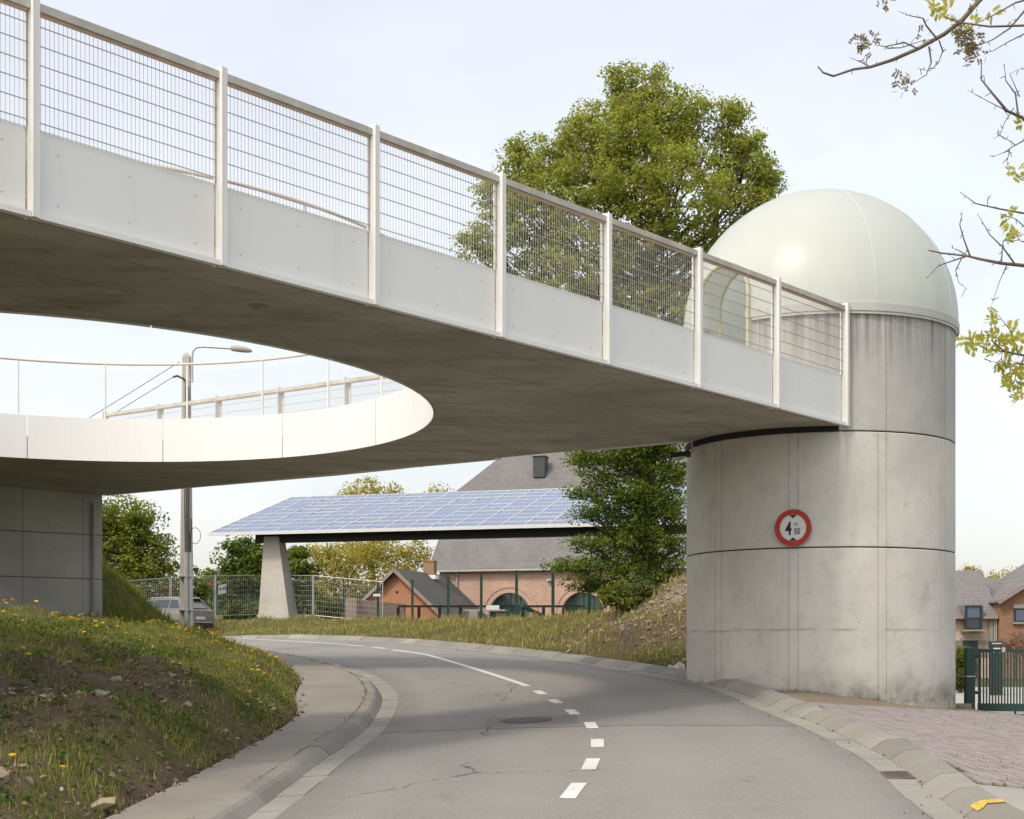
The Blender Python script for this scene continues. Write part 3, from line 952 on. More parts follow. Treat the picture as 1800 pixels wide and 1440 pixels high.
# arched porch lining
V = []; F = []
arc = [(HWD*c, ZSP+HWD*s) for c, s in [(cos(t), sin(t)) for t in np.linspace(0, pi, 25)]]
arc = [(HWD, 6.3)]+arc+[(-HWD, 6.3)]
for f0, f1, gr in ((2.05, 2.74, 0),):
    for w, z in arc:
        for fo in (f0, f1):
            rr = fo
            if fo == f1:
                # follow dome surface
                hz = max(z-ZD, 0); R2 = DR*DR-hz*hz-w*w; rr = sqrt(max(R2, .2))+.05
            p = TC+dn*rr+dt*w; V.append((p[0], p[1], z))
    for i in range(len(arc)-1): F.append((2*i, 2*i+1, 2*i+3, 2*i+2))
mk('arch_lining', V, F, M['dome'], tower)
m = MB()
m.tube([V[2*i+1] for i in range(len(arc))], .035, 6)
m.tube([V[2*i] for i in range(len(arc))], .03, 6)
m.build('arch_edge', pm('arch_edge_grp', (.52,.50,.30), .6, .1), tower)

# height-limit sign
sth = th_at(1395.5); sn_ = np.array([cos(sth), sin(sth), 0]); stt = np.array([-sin(sth), cos(sth), 0]); szv = np.array([0, 0, 1.])
ddp = TC[1]+TR*sin(sth); sz = EYE+(1145-928.5)*ddp/FPX; sc = tw(sth, TR+.05, sz)
face = np.array([-.42, -.91, 0]); face /= np.linalg.norm(face); sx = np.array([-face[1], face[0], 0])
sc = sc+face*.03
sign = thing('height_limit_sign', tuple(sc-szv*.35), 'round red-rimmed 4 m 50 height limit sign on the tower', 'traffic sign')
def disc(name, r0, r1, off, mat, parent, n=48, th=.004):
    m = MB(); V = []; F = []
    for k in range(n):
        t = 2*pi*k/n; e = cos(t)*sx+sin(t)*szv
        V += [sc+e*r1+face*off, sc+e*r1+face*(off-th)]
        if r0 > 0: V += [sc+e*r0+face*off, sc+e*r0+face*(off-th)]
    st = 4 if r0 > 0 else 2
    for k in range(n):
        a = st*k; b = st*((k+1) % n)
        F.append((a, b, b+1, a+1))
        if r0 > 0: F += [(a+2, b+2, b, a), (a+1, b+1, b+3, a+3)]
    if r0 <= 0: F += [tuple(range(0, 2*n, 2))]
    return mk(name, V, F, mat, parent)
M['sign_white'] = pm('sign_white', (.62,.63,.60), .4, .04, bump=0)
M['sign_red'] = pm('sign_red', (.40,.030,.018), .4, .06, bump=0)
M['sign_black'] = pm('sign_black', (.012,.014,.014), .5, .05, bump=0)
disc('face', 0, .345, 0.0, M['sign_white'], sign)
disc('red_rim', .252, .35, .006, M['sign_red'], sign)
disc('back_plate', 0, .352, -.012, M['galv'], sign)
m = MB()
for s in (-1, 1):
    p = [sc+sx*w+szv*(s*h)+face*.004 for w, h in ((-.075, .243), (.075, .243), (0, .178))]
    m.add(p, [(0, 1, 2)])
m.build('arrow', M['sign_black'], sign)
def text_mesh(txt, size, cx, cz, sxs, parent, mat, bold=0.0, centre=None, fx=None, fface=None, name='lettering'):
    cu = bpy.data.curves.new('lettering', 'FONT'); cu.body = txt; cu.size = size; cu.align_x = 'CENTER'; cu.offset = bold
    ob = bpy.data.objects.new('tmp', cu); C.objects.link(ob)
    dg = bpy.context.evaluated_depsgraph_get(); me = bpy.data.meshes.new_from_object(ob.evaluated_get(dg))
    vv = np.array([v.co[:] for v in me.vertices]); ff = [tuple(p.vertices) for p in me.polygons]
    bpy.data.objects.remove(ob)
    c0 = centre if centre is not None else sc; f_ = fface if fface is not None else face; x_ = fx if fx is not None else sx
    W = np.array([c0+x_*(cx+v[0]*sxs)+szv*(cz+v[1])+f_*.005 for v in vv])
    o = mk(name, W, ff, mat, parent)
    bpy.data.meshes.remove(me); bpy.data.curves.remove(cu)
    return o
text_mesh('4', .345, -.085, -.125, .66, sign, M['sign_black'], .010)
text_mesh('50', .165, .078, -.122, .72, sign, M['sign_black'], .002)
text_mesh('m', .12, .058, .038, .75, sign, M['sign_black'], .000)

# flood lamp under the bridge at the tower
lt = th_at(1210.5)
lp = P(1196, 800, 29.4)
lamp = thing('flood_lamp', tuple(lp), 'small black flood lamp on a bracket under the bridge', 'lamp')
m = MB(); m.obox(lp+np.array([0, 0, .0]), (.20, -.03, .02), (.02, .14, 0), (-.01, 0, .045)); m.build('housing', M['dark'], lamp)
m = MB(); m.obox(lp+np.array([-.02, 0, -.055]), (.14, -.02, .014), (.015, .10, 0), (0, 0, .006)); m.build('lens', M['sign_white'], lamp)
m = MB(); m.tube([lp+np.array([.17, 0, .02]), lp+np.array([.26, .05, .09]), lp+np.array([.22, .05, .30])], .02, 6); m.build('bracket', M['galv'], lamp)

# ------------------------------------------------------------------ abutment wall
w0 = np.array([-11.16, 40.31]); w1 = np.array([-15.8, 36.6])
wd = (w1-w0)/np.linalg.norm(w1-w0); wn_ = np.array([wd[1], -wd[0]])*-1
if wn_[1] > 0: wn_ = -wn_
ab = thing('abutment_wall', (-13.4, 38.4, 2.2), 'shaded concrete abutment wall carrying the far end of the bridge', 'wall')
seglen = [0, .55, 2.2, 3.1, 5.9]
for a, b in zip(seglen[:-1], seglen[1:]):
    p = w0+wd*(a+.006); q = w0+wd*(b-.006)
    for z0, z1 in ((1.0, 3.55), (3.57, 4.75), (4.77, None)):
        V = []; 
        for e in (p, q):
            t = zs(*e)+.02 if z1 is None else z1
            V += [(e[0], e[1], z0), (e[0], e[1], t)]
        back_ = -wn_*1.2
        m = MB(); m.poly_extrude([V[0], V[2], V[3], V[1]], (back_[0], back_[1], 0)); m.build('wall_panel', M['abut'], ab)
p = w0-wd*.02; q = w0+wd*5.8
m = MB(); m.poly_extrude([(*(p+wd*.1-wn_*.03), 1.0), (*(q-wn_*.03), 1.0), (*(q-wn_*.03), zs(*q)-.05), (*(p+wd*.1-wn_*.03), zs(*p)-.05)], (-wn_[0]*1.0, -wn_[1]*1.0, 0)); m.build('joint_core', M['joint'], ab)
m = MB(); m.tube([(*(w0+wd*.28+wn_*.05), 1.2), (*(w0+wd*.28+wn_*.05), 5.6)], .05, 10); m.build('drain_pipe', pm('grey_drain_pipe', (.30,.30,.29), .5, .08), ab)
# ------------------------------------------------------------------ paving on the right
def rightz(x, y): return g1(x, y)
pav = empty_struct('paving')
M['paver'] = []
for i, c in enumerate([(.315,.275,.262), (.345,.30,.283), (.285,.248,.236), (.33,.29,.268)]):
    M['paver'].append(pm('pink_paver_%d' % i, c, .9, .12, 5, 60, .3, spec=.15))
Lp = np.array([(4.6, 24.3), (10.8, 31.2)])+np.array([.743, -.668])*.42
def in_pav(x, y):
    dd = sdist(x, y, RE); e = (Lp[1]-Lp[0])/np.linalg.norm(Lp[1]-Lp[0])
    # concrete apron at the near corner stays free of pavers
    return (dd > .80) & (e[0]*(y-Lp[0][1])-e[1]*(x-Lp[0][0]) < 0) & (y > 14.9+.42*(x-4.6)) & (x < .352*y+.25) & (x < 12.0)
PX, PY = .155, .215
tpl = []
zig = [(-PX/2, -PY/2), (PX/2, -PY/2), (PX/2+.030, -PY/4), (PX/2-.0, 0), (PX/2+.030, PY/4), (PX/2, PY/2), (-PX/2, PY/2), (-PX/2+.030, PY/4), (-PX/2, 0), (-PX/2+.030, -PY/4)]
ci, cj = np.meshgrid(np.arange(52), np.arange(90))
cxx = (4.5+ci*PX).ravel(); cyy = (14.5+cj*PY+np.where(ci % 2, PY/2, 0)).ravel()
cells = [(x, y) for x, y, k in zip(cxx, cyy, in_pav(cxx, cyy)) if k]
cells.sort(key=lambda c: hypot(c[0], c[1]))
print('pavers', len(cells))
cx_ = np.array([c[0] for c in cells]); cy_ = np.array([c[1] for c in cells]); cz_ = G(cx_, cy_)
gxs = (G(cx_+.1, cy_)-G(cx_-.1, cy_))/.2; gys = (G(cx_, cy_+.1)-G(cx_, cy_-.1))/.2
PT = .030
top = [(x*.905, y*.93) for x, y in zig]
def paver_geo(x, y, z, gx, gy, dz):
    V = []
    for (a, b), h in [(q, PT) for q in [(p[0]-.011*(1 if p[0] > 0 else -1), p[1]*.935) for p in zig]]+[(q, PT-.006) for q in [(p[0]-.009*(1 if p[0] > 0 else -1), p[1]*.95) for p in zig]]+[(q, -.02) for q in [(p[0]-.009*(1 if p[0] > 0 else -1), p[1]*.95) for p in zig]]:
        V.append((x+a, y+b, z+gx*a+gy*b+h+dz))
    n = 10; F = [tuple(range(n))]
    for r in range(2): F += [(r*n+k, (r+1)*n+k, (r+1)*n+(k+1) % n, r*n+(k+1) % n) for k in range(n)]
    return V, F
for k in range(min(300, len(cells))):
    V, F = paver_geo(cx_[k], cy_[k], cz_[k], gxs[k]+rnd.gauss(0, .008), gys[k]+rnd.gauss(0, .008), rnd.gauss(0, .002))
    mk('paver', V, F, M['paver'][rnd.randrange(4)], pav)
for mi in range(4):
    m = MB()
    for k in range(300+mi, len(cells), 4):
        V, F = paver_geo(cx_[k], cy_[k], cz_[k], gxs[k], gys[k], rnd.gauss(0, .002)); m.add(V, F)
    if m.V:
        o = m.build('far_pavers', M['paver'][mi], pav); o['kind'] = 'stuff'
V = []; F = []
bx_ = np.linspace(4.3, 12.5, 42); by_ = np.linspace(14.4, 31.5, 60); BX, BY = np.meshgrid(bx_, by_)
keep = in_pav(BX.ravel(), BY.ravel()).reshape(BX.shape); BZ = G(BX, BY)+.006
bi = np.arange(BX.size).reshape(BX.shape)
for j in range(59):
    for i in range(41):
        if keep[j, i] and keep[j+1, i+1] and keep[j+1, i] and keep[j, i+1]: F.append((bi[j, i], bi[j, i+1], bi[j+1, i+1], bi[j+1, i]))
mk('paver_bedding', np.stack([BX, BY, BZ], -1).reshape(-1, 3), F, pm('joint_soil', (.085,.075,.05), .95, .3, 6, 40, .2, c2=(.12,.13,.045)), pav)
# concrete apron in the near corner and slab by the gate
M['apron'] = concrete('apron_concrete', (.36,.34,.30), (.34,.31,.25))
V = []; F = []
gx_ = np.linspace(4.45, 9, 16); gy_ = np.linspace(9.0, 15.2, 20)
for y in gy_:
    for x in gx_:
        yy = min(y, 14.86+.42*(x-4.6)); xx = max(x, 4.46 + (yy-9)*0)
        e = float(np.interp(yy, RE[:, 1], RE[:, 0]))+.69; xx = e+(x-4.45)
        V.append((xx, yy, g1(xx, yy)+.012))
F = [(j*16+i, j*16+i+1, (j+1)*16+i+1, (j+1)*16+i) for j in range(19) for i in range(15)]
struct(mk('pavement', V, F, M['apron'], smooth=True))
# yard behind the gate: pale concrete
V = []; F = []
for j, y in enumerate(np.linspace(32.6, 64, 18)):
    for i, x in enumerate(np.linspace(9.0, 30, 12)):
        V.append((x, y, g1(x, y)+.03))
F = [(j*12+i, j*12+i+1, (j+1)*12+i+1, (j+1)*12+i) for j in range(17) for i in range(11)]
struct(mk('yard_pavement', V, F, concrete('yard_concrete', (.46,.42,.37), (.42,.37,.30)), smooth=True))

# yellow paint on a kerb stone
def _worn_yellow():
    t = NT('worn_yellow_paint')
    k = t.mix(t.rng(t.noise(4, 3), .3, .7), (.62,.39,.03), (.72,.48,.05))
    k = t.mix(t.math('MAXIMUM', t.rng(t.noise(16, 5, .75), .52, .60), t.rng(t.noise(60, 3, .7), .60, .68, 0, .8)), k, (.29,.275,.235))
    t.principled(k, .85, None, spec=.2); return t.m
def kerb_paint():
    best = min(right_kerb, key=lambda k: abs(k[1][1]-13.9))
    o, p = best
    nn = normals2(RE); j = np.argmin(np.abs(RE[:, 1]-13.75)); n = nn[j]; d = np.array([-n[1], n[0]])
    if d[1] < 0: d = -d
    V = []; F = []
    prof = [(.41,.058),(.46,.0895),(.52,.1095),(.69,.1185)]
    for s, w in ((-.10, 0), (.18, .0)):
        for o_, z in prof:
            q = RE[j]+d*(s+(.1 if o_ > .5 and s < 0 else 0))+n*o_; V.append((q[0], q[1], float(plane(q[0], q[1]))+z+.004))
    for k in range(3): F.append((k, k+1, 5+k, 4+k))
    mk('yellow_paint', V, F, _worn_yellow(), krb)
kerb_paint()

# manhole and drain grate
mp = road_pt(925, 1272)
mh = thing('manhole_cover', (mp[0], mp[1], rz(*mp)), 'round dark manhole cover in the asphalt by the centre dashes', 'manhole cover')
def flat_disc(r0, r1, z, n=36):
    V = []; F = []
    for k in range(n):
        t = 2*pi*k/n
        for r in ((r0, r1) if r0 else (r1,)):
            x = mp[0]+r*cos(t); y = mp[1]+r*sin(t); V.append((x, y, rz(x, y)+z))
    if r0: F = [(2*k, 2*k+1, 2*((k+1) % n)+1, 2*((k+1) % n)) for k in range(n)]
    else: F = [tuple(range(n))]
    return V, F
M['iron'] = pm('cast_iron', (.09,.085,.08), .7, .2, 10, 50, .3)
V, F = flat_disc(.30, .40, .008); mk('frame', V, F, M['iron'], mh)
V, F = flat_disc(0, .29, .009); mk('lid', V, F, pm('iron_lid', (.11,.105,.095), .75, .3, 14, 60, .6), mh)
# square patch of newer asphalt round it
m = MB(); pc = [mp+np.array(q) for q in ((-.62,-.62),(.78,-.62),(.78,.62),(-.62,.62))]
m.add([(q[0], q[1], rz(*q)+.004) for q in pc], [(0,1,2,3)]); m.build('asphalt_patch', pm('patch_asphalt', (.19,.184,.17), .9, .12, 3, 90, .3), road)
gp = road_pt(1588, 1361)
gt = thing('drain_grate', (gp[0], gp[1], float(plane(*gp))), 'rusty rectangular drain grate in the gutter', 'drain')
nn = normals2(RE); j = np.argmin(np.hypot(*(RE-gp).T)); n3 = np.array([*nn[j], 0.0263]); d3 = np.array([-nn[j][1], nn[j][0], .056]); 
gc3 = np.array([*(RE[j]+nn[j]*.155), float(plane(*(RE[j]+nn[j]*.155)))+.008])
m = MB(); m.obox(gc3, n3*.15, d3*.24, (0,0,.006)); m.build('frame', pm('rusty_iron', (.17,.115,.09), .8, .25, 10, 60, .3), gt)
m = MB()
for k in range(-3, 4): m.obox(gc3+d3*(k*.06)+np.array([0,0,.008]), n3*.12, d3*.018, (0,0,.004))
m.build('bars', M['iron'], gt)

# ------------------------------------------------------------------ solar canopy
can0 = np.array([-14.36, 70.2]); cz0 = EYE+(1145-938)*70.2/FPX
slope = 2.93/10.4
NCOL, NROW = 22, 10; CW, RW = 1.11, .936
def cp(c, r, h=0.):       # c metres along the front edge, r metres back in plan, h above the plane
    p = can0+EH*c+NH*r
    return np.array([p[0], p[1], cz0+slope*r+h])
can = thing('solar_canopy', (*(can0+EH*12+NH*4), 3.0), 'long tilted solar panel canopy on tapered concrete pillars', 'canopy')
def _pv():
    t = NT('solar_cells')
    k = t.mix(t.rng(t.noise(.6, 3), .3, .7), (.055,.095,.21), (.075,.125,.255))
    k = t.mix(t.n('TexWhiteNoise', Vector=t.n('VectorMath', dict(operation='FLOOR'), **{'0': t.pos((.8,.8,.8))}).outputs[0]).outputs['Value'], k, (.065,.115,.235))
    t.principled(k, .16, None, spec=.55, Coat_Weight=.15, Coat_Roughness=.1)
    return t.m
M['pv'] = _pv()
V0 = [cp(.03,.03,.0), cp(CW-.03,.03,.0), cp(CW-.03,RW-.045,.0), cp(.03,RW-.045,.0)]
m = MB(); m.poly_extrude(V0, (0, 0, .03)); p0 = m.build('solar_module', M['pv'], can)
for c in range(NCOL):
    for r in range(NROW):
        if c == 0 and r == 0: continue
        o = p0.copy(); C.objects.link(o); o.parent = can; ORG[o] = ORG[can]
        dlt = cp(c*CW, r*RW)-cp(0, 0); o.location = tuple(dlt)
        o.rotation_euler = (rnd.gauss(0, .0006), rnd.gauss(0, .0006), 0)
M['alu'] = pm('aluminium_rail', (.62,.63,.62), .5, .05, metal=.2, bump=0)
for c in range(NCOL+1):
    m = MB(); m.bar(cp(c*CW, 0, .02), cp(c*CW, NROW*RW, .02), .05, .05); m.build('rail', M['alu'], can)
for r in range(NROW+1):
    m = MB(); m.bar(cp(0, r*RW, .019), cp(NCOL*CW, r*RW, .019), .05 if 0 < r < NROW else .10, .045); m.build('cross_rail', M['alu'], can)
m = MB(); m.bar(cp(0,-.05,-.03), cp(NCOL*CW,-.05,-.03), .06, .14); m.build('front_trim', M['alu'], can)
m = MB(); m.bar(cp(1.85, 1.25, -.50), cp(NCOL*CW, 1.25, -.50), .3, .55); m.build('front_beam', M['black_beam'], can)
m = MB(); m.bar(cp(1.85, 7.7, -.47), cp(NCOL*CW, 7.7, -.47), .3, .45); m.build('rear_beam', M['black_beam'], can)
for c in np.arange(.8, NCOL*CW, 2.47):
    m = MB(); m.bar(cp(c, .2, -.12), cp(c, NROW*RW-.2, -.12), .12, .16); m.build('rafter', M['black_beam'], can)
def pillar(c, r=1.5):
    b = can0+EH*c+NH*r; zb = 2.5; zt = cz0+slope*r-.5
    m = MB(); V = []
    for z, hx, hy in ((zb, 1.06, .56), (zt, .45, .36)):
        cc = b+EH*(-.0)
        for sx_, sy_ in ((-1,-1),(1,-1),(1,1),(-1,1)):
            q = cc+EH*hx*sx_*.82+NH*hy*sy_+ (EH*.25 if z == zb else 0); V.append((q[0], q[1], z))
    m.add(V, [(3,2,1,0),(4,5,6,7),(0,1,5,4),(1,2,6,5),(2,3,7,6),(3,0,4,7)])
    m.build('pillar', M['pillar'], can)
M['pillar'] = concrete('pillar_concrete', (.50,.475,.425), (.46,.42,.35))
pillar(2.75, 1.3); pillar(23.9, 1.3)

# ------------------------------------------------------------------ brick hall
h0 = np.array([-5.6, 99.0]); ze = 6.5
def hp(t, s, z): p = h0+1.1*(EH*t+NH*s); return np.array([p[0], p[1], 1.1*z-.16])
hall = thing('brick_hall', tuple(hp(10, 5, 2.9)), 'long brick hall with arched green windows and a big grey roof', 'building')
HL = 21.0
arcs = [5.05, 9.57, 14.1, 18.6]; AR = 1.28; AZ = 3.82
# front wall with arched openings: build from strips
def wall_with_arches(t0, t1, zb, zt, s, th):
    m = MB()
    edges = []
    ts = [t0]
    for a in arcs: ts += [a-AR, a+AR]
    ts.append(t1)
    for i in range(0, len(ts), 2):
        m.poly_extrude([hp(ts[i], s, zb), hp(ts[i+1], s, zb), hp(ts[i+1], s, zt), hp(ts[i], s, zt)], np.array([*(NH*th), 0]))
    for a in arcs:
        an = np.linspace(pi, 0, 17)
        pts = [hp(a+AR*cos(t), s, AZ+AR*sin(t)) for t in an]
        for p, q, t, u in zip(pts[:-1], pts[1:], an[:-1], an[1:]):
            m.poly_extrude([p, q, hp(a+AR*cos(u), s, zt), hp(a+AR*cos(t), s, zt)], np.array([*(NH*th), 0]))
        m.poly_extrude([hp(a-AR, s, zb), hp(a+AR, s, zb), hp(a+AR, s, zb+.2), hp(a-AR, s, zb+.2)], np.array([*(NH*th), 0]))
    return m
wall_with_arches(.6, HL-.6, 2.4, ze-.05, .35, .4).build('front_wall', M['brick_red'], hall)
m = MB()
m.poly_extrude([hp(.605, .752, 2.4), hp(.605, 17.6, 2.4), hp(.605, 17.6, ze-.05), hp(.605, 13, ze+5.2), hp(.605, 5.8, ze+5.2), hp(.605, .752, ze)], np.array([*(EH*.38), 0])); m.build('gable_wall', M['brick_old'], hall)
M['dglass'] = NT('green_tinted_glass').principled((.015,.05,.045), .08, None, spec=.8) and bpy.data.materials['green_tinted_glass']
for a in arcs:
    # raised brick ring and window
    for (r0, r1, pr, nm) in ((AR+.02, AR+.30, .05, 'arch_ring'), (AR+.32, AR+.52, .09, 'hood_moulding')):
        m = MB(); an = np.linspace(0, pi, 25)
        for t, u in zip(an[:-1], an[1:]):
            m.poly_extrude([hp(a+r0*cos(t), .35-pr, AZ+r0*sin(t)), hp(a+r1*cos(t), .35-pr, AZ+r1*sin(t)), hp(a+r1*cos(u), .35-pr, AZ+r1*sin(u)), hp(a+r0*cos(u), .35-pr, AZ+r0*sin(u))], np.array([*(NH*(pr+.03)), 0]))
        m.build(nm, M['brick_red'], hall)
    w = MB(); an = np.linspace(0, pi, 21)
    w.poly_extrude([hp(a-AR+.01, .60, 2.62)]+[hp(a+(AR-.01)*cos(t), .60, AZ+(AR-.01)*sin(t)) for t in an[::-1]]+[hp(a+AR-.01, .60, 2.62)], np.array([*(NH*.03), 0]))
    win = w.build('arched_window', M['dglass'], hall)
    m = MB()
    for x in (-.62, 0, .62): m.bar(hp(a+x, .57, 2.7), hp(a+x, .57, AZ+sqrt(AR**2-x*x)-.03), .05, .05, up=(NH[0], NH[1], 0))
    for z in (AZ-.25, AZ+.35):
        x = sqrt(AR**2-max(z-AZ, 0)**2)-.02; m.bar(hp(a-x, .575, z), hp(a+x, .575, z), .05, .05)
    m.build('glazing_bar', M['green'], win)
# roof with half hip
ridge_s = 9.5; RP = .951
fr = [hp(-.0, 0, ze), hp(HL, 0, ze), hp(HL, 5.72, ze+5.72*RP), hp(HL-3.2, ridge_s, ze+ridge_s*RP), hp(3.2, ridge_s, ze+ridge_s*RP), hp(0, 5.72, ze+5.72*RP)]
m = MB(); m.poly_extrude(fr, (0, 0, .10)); roof = m.build('roof', M['slate'], hall)
bk = [hp(0, 19, ze), hp(HL, 19, ze), hp(HL, 19-5.72, ze+5.72*RP), hp(HL-3.2, ridge_s, ze+ridge_s*RP), hp(3.2, ridge_s, ze+ridge_s*RP), hp(0, 19-5.72, ze+5.72*RP)]
m = MB(); m.poly_extrude(list(reversed(bk)), (0, 0, .10))
m.poly_extrude([hp(0, 19-5.72, ze+5.72*RP), hp(0, 5.72, ze+5.72*RP), hp(3.2, ridge_s, ze+ridge_s*RP)], (0, 0, .09)); m.build('rear_roof', M['slate'], hall)
m = MB(); m.bar(hp(-.05, -.06, ze-.03), hp(HL, -.06, ze-.03), .14, .13); m.build('gutter', M['zinc'], hall)
m = MB(); m.bar(hp(-.05, 0, ze+.04), hp(-.05, 5.72, ze+5.72*RP+.04), .10, .16); m.build('verge_board', M['zinc'], hall)
m = MB(); m.tube([hp(1.75, .25, 2.6), hp(1.75, .25, 6.1), hp(1.75, -.02, 6.42)], .06, 8); m.build('downpipe', M['zinc'], hall)
# dark metal roof vent
vb = hp(5.6, 7.0, ze+7.0*RP-.1)
v0 = P(914, 842, 96.0); 
m = MB(); m.obox(hp(5.25, 6.75, ze+7.25*RP), EH_ := np.array([*EH, 0])*.42, np.array([*NH, 0])*.5, (0, 0, .72)); m.build('roof_vent', pm('dark_zinc', (.06,.065,.07), .5, .1, bump=0), hall)
m = MB(); m.obox(hp(5.25, 6.75, ze+7.25*RP+.68), np.array([*EH, 0])*.48, np.array([*NH, 0])*.56, (0, 0, .03)); m.build('vent_cap', M['dark'], hall)
# wall lamp
m = MB(); m.obox(hp(7.55, .18, 5.85), np.array([*EH, 0])*.16, np.array([*NH, 0])*.12, (0, 0, .07)); m.bar(hp(7.55, .36, 5.7), hp(7.55, .15, 5.8), .05, .05); m.build('wall_lamp', M['zinc'], hall)

# ------------------------------------------------------------------ small brick cottage
k0 = np.array([-7.06, 90.2])
def kp(t, s, z): p = k0+1.1*(EH*t+NH*s); return np.array([p[0], p[1], 1.1*z-.16])
cot = thing('brick_cottage', tuple(kp(0, 3, 2.8)), 'small orange brick gabled outbuilding beside the hall', 'building')
az = 6.12; er = 2.55; ez = az-2.55*.92
m = MB(); m.poly_extrude([kp(-2.45, 0, 2.4), kp(2.45, 0, 2.4), kp(2.45, 0, az-2.45*.92-.08), kp(0, 0, az-.08), kp(-2.45, 0, az-2.45*.92-.08)], np.array([*(NH*8.6), 0])); m.build('wall', M['brick_orange'], cot)
for s in (-1, 1):
    m = MB(); e_ = 3.05
    m.poly_extrude([kp(0, -.38, az), kp(s*e_, -.38, az-e_*.92), kp(s*e_, 8.3, az-e_*.92), kp(0, 8.3, az)][::s], (0, 0, .09)); m.build('roof', M['slate_dark'], cot)
    m = MB(); m.bar(kp(0, -.41, az-.02), kp(s*e_, -.41, az-e_*.92-.02), .05, .20); m.build('barge_board', M['timber'], cot)
    for k in (.9, 1.8, 2.6):
        m = MB(); m.bar(kp(s*k, -.36, az-k*.92-.16), kp(s*k, .02, az-k*.92-.16), .09, .10); m.build('purlin_end', M['timber'], cot)
m = MB(); m.tube([kp(0.05, -.02, az-1.25), kp(.05, .05, az-1.25)], .09, 10); m.build('vent_hole', M['dark'], cot)
chx = kp(.15, 5.2, 0)
m = MB(); m.obox((chx[0], chx[1], 6.82), np.array([*EH, 0])*.36, np.array([*NH, 0])*.3, (0, 0, .55)); ch = m.build('chimney', brick_mat('chimney_brick', EH, (.28,.17,.11), (.36,.2,.1), (.3,.27,.22)), cot)
m = MB(); m.obox((chx[0], chx[1], 7.41), np.array([*EH, 0])*.40, np.array([*NH, 0])*.34, (0, 0, .04)); m.build('chimney_cap', pm('mossy_cap', (.30,.17,.05), .9, .3, 8), ch)
m = MB(); m.obox((chx[0]+.1, chx[1]-.02, 6.38), np.array([*EH, 0])*.39, np.array([*NH, 0])*.34, (0, 0, .13)); m.build('flashing', M['white'], ch)
# low garden wall
lw = [P(620, 1090, 76), P(700, 1090, 77.5)]
lowall = thing('garden_wall', (-7.7, 85.2, 2.8), 'low old brick garden wall in front of the outbuilding', 'wall')
a_ = np.array([-9.1, 84.4]); b_ = np.array([-6.3, 86.0])
m = MB(); m.add([(*a_,2.5),(*b_,2.5),(*b_,4.36),(*a_,4.57),(a_[0]+.1,a_[1]+.32,2.5),(b_[0]+.1,b_[1]+.32,2.5),(b_[0]+.1,b_[1]+.32,4.36),(a_[0]+.1,a_[1]+.32,4.57)], [(0,1,2,3),(5,4,7,6),(3,2,6,7),(1,5,6,2),(4,0,3,7)]); m.build('wall_body', M['brick_old'], lowall)
m = MB(); m.obox((a_[0]-.05, a_[1]+.1, 3.6), (.36,-.05,0), (.05,.33,0), (0,0,1.05)); m.build('wall_pier', M['brick_old'], lowall)
# ------------------------------------------------------------------ site fences
TN = np.array([0, 0, 1.])
fp = [(196, 64.5, 1023), (300, 67.5, 1016), (378, 69.5, 1012), (462, 71.5, 1011.5), (550.5, 70.0, 1012), (674, 69.0, 1023)]
names_f = ['site fence panel closest to the abutment wall, red tag on it', 'site fence panel behind the concrete lamp pole', 'site fence panel carrying the white safety board', 'site fence panel in front of the tapered concrete pillar', 'site fence panel ending beside the low brick wall']
for k in range(5):
    (x0, d0, t0), (x1, d1, t1) = fp[k], fp[k+1]
    a = P(x0+1.2, t0, d0); b = P(x1-1.2, t1, d1); h = 2.0
    f = thing('site_fence_panel', (a[0]/2+b[0]/2, a[1]/2+b[1]/2, a[2]-h), 'galvanised '+names_f[k], 'fence', 'galvanised site fence panels')
    for p in (a, b):
        MB().tube([p-TN*h, p+TN*.03], .024, 8).build('upright', M['galv'], f)
    for z in (0, -h+.12):
        MB().tube([a+TN*z, b+TN*z], .02, 6).build('tube', M['galv'], f)
    L = np.linalg.norm((b-a)[:2]); V = []; F = []
    m = MB(); n = int(L/.12)
    for i in range(1, n):
        p = a+(b-a)*i/n; m.bar(p-TN*(h-.12), p, .006, .006, up=((b-a)[0], (b-a)[1], 0))
    for i in range(1, 8):
        p = a-TN*(h-.12)*i/8; q = b-TN*(h-.12)*i/8; m.bar(p, q, .010, .008)
    m.build('wire_infill', M['galv'], f)['kind'] = 'stuff'
    m = MB(); m.obox(a-TN*(h-.02), ((b-a)/L)*.32, np.cross((b-a)/L, TN)*.11, (0, 0, .07)); m.build('foot_block', M['pillar'], f)
    if k in (0, 1):
        m = MB(); q = b-TN*.42; m.obox(q+np.array([-.2, -.04, 0]), (.12, 0, 0), (0, .004, 0), (0, 0, .035)); m.build('red_tag', M['sign_red'], f)
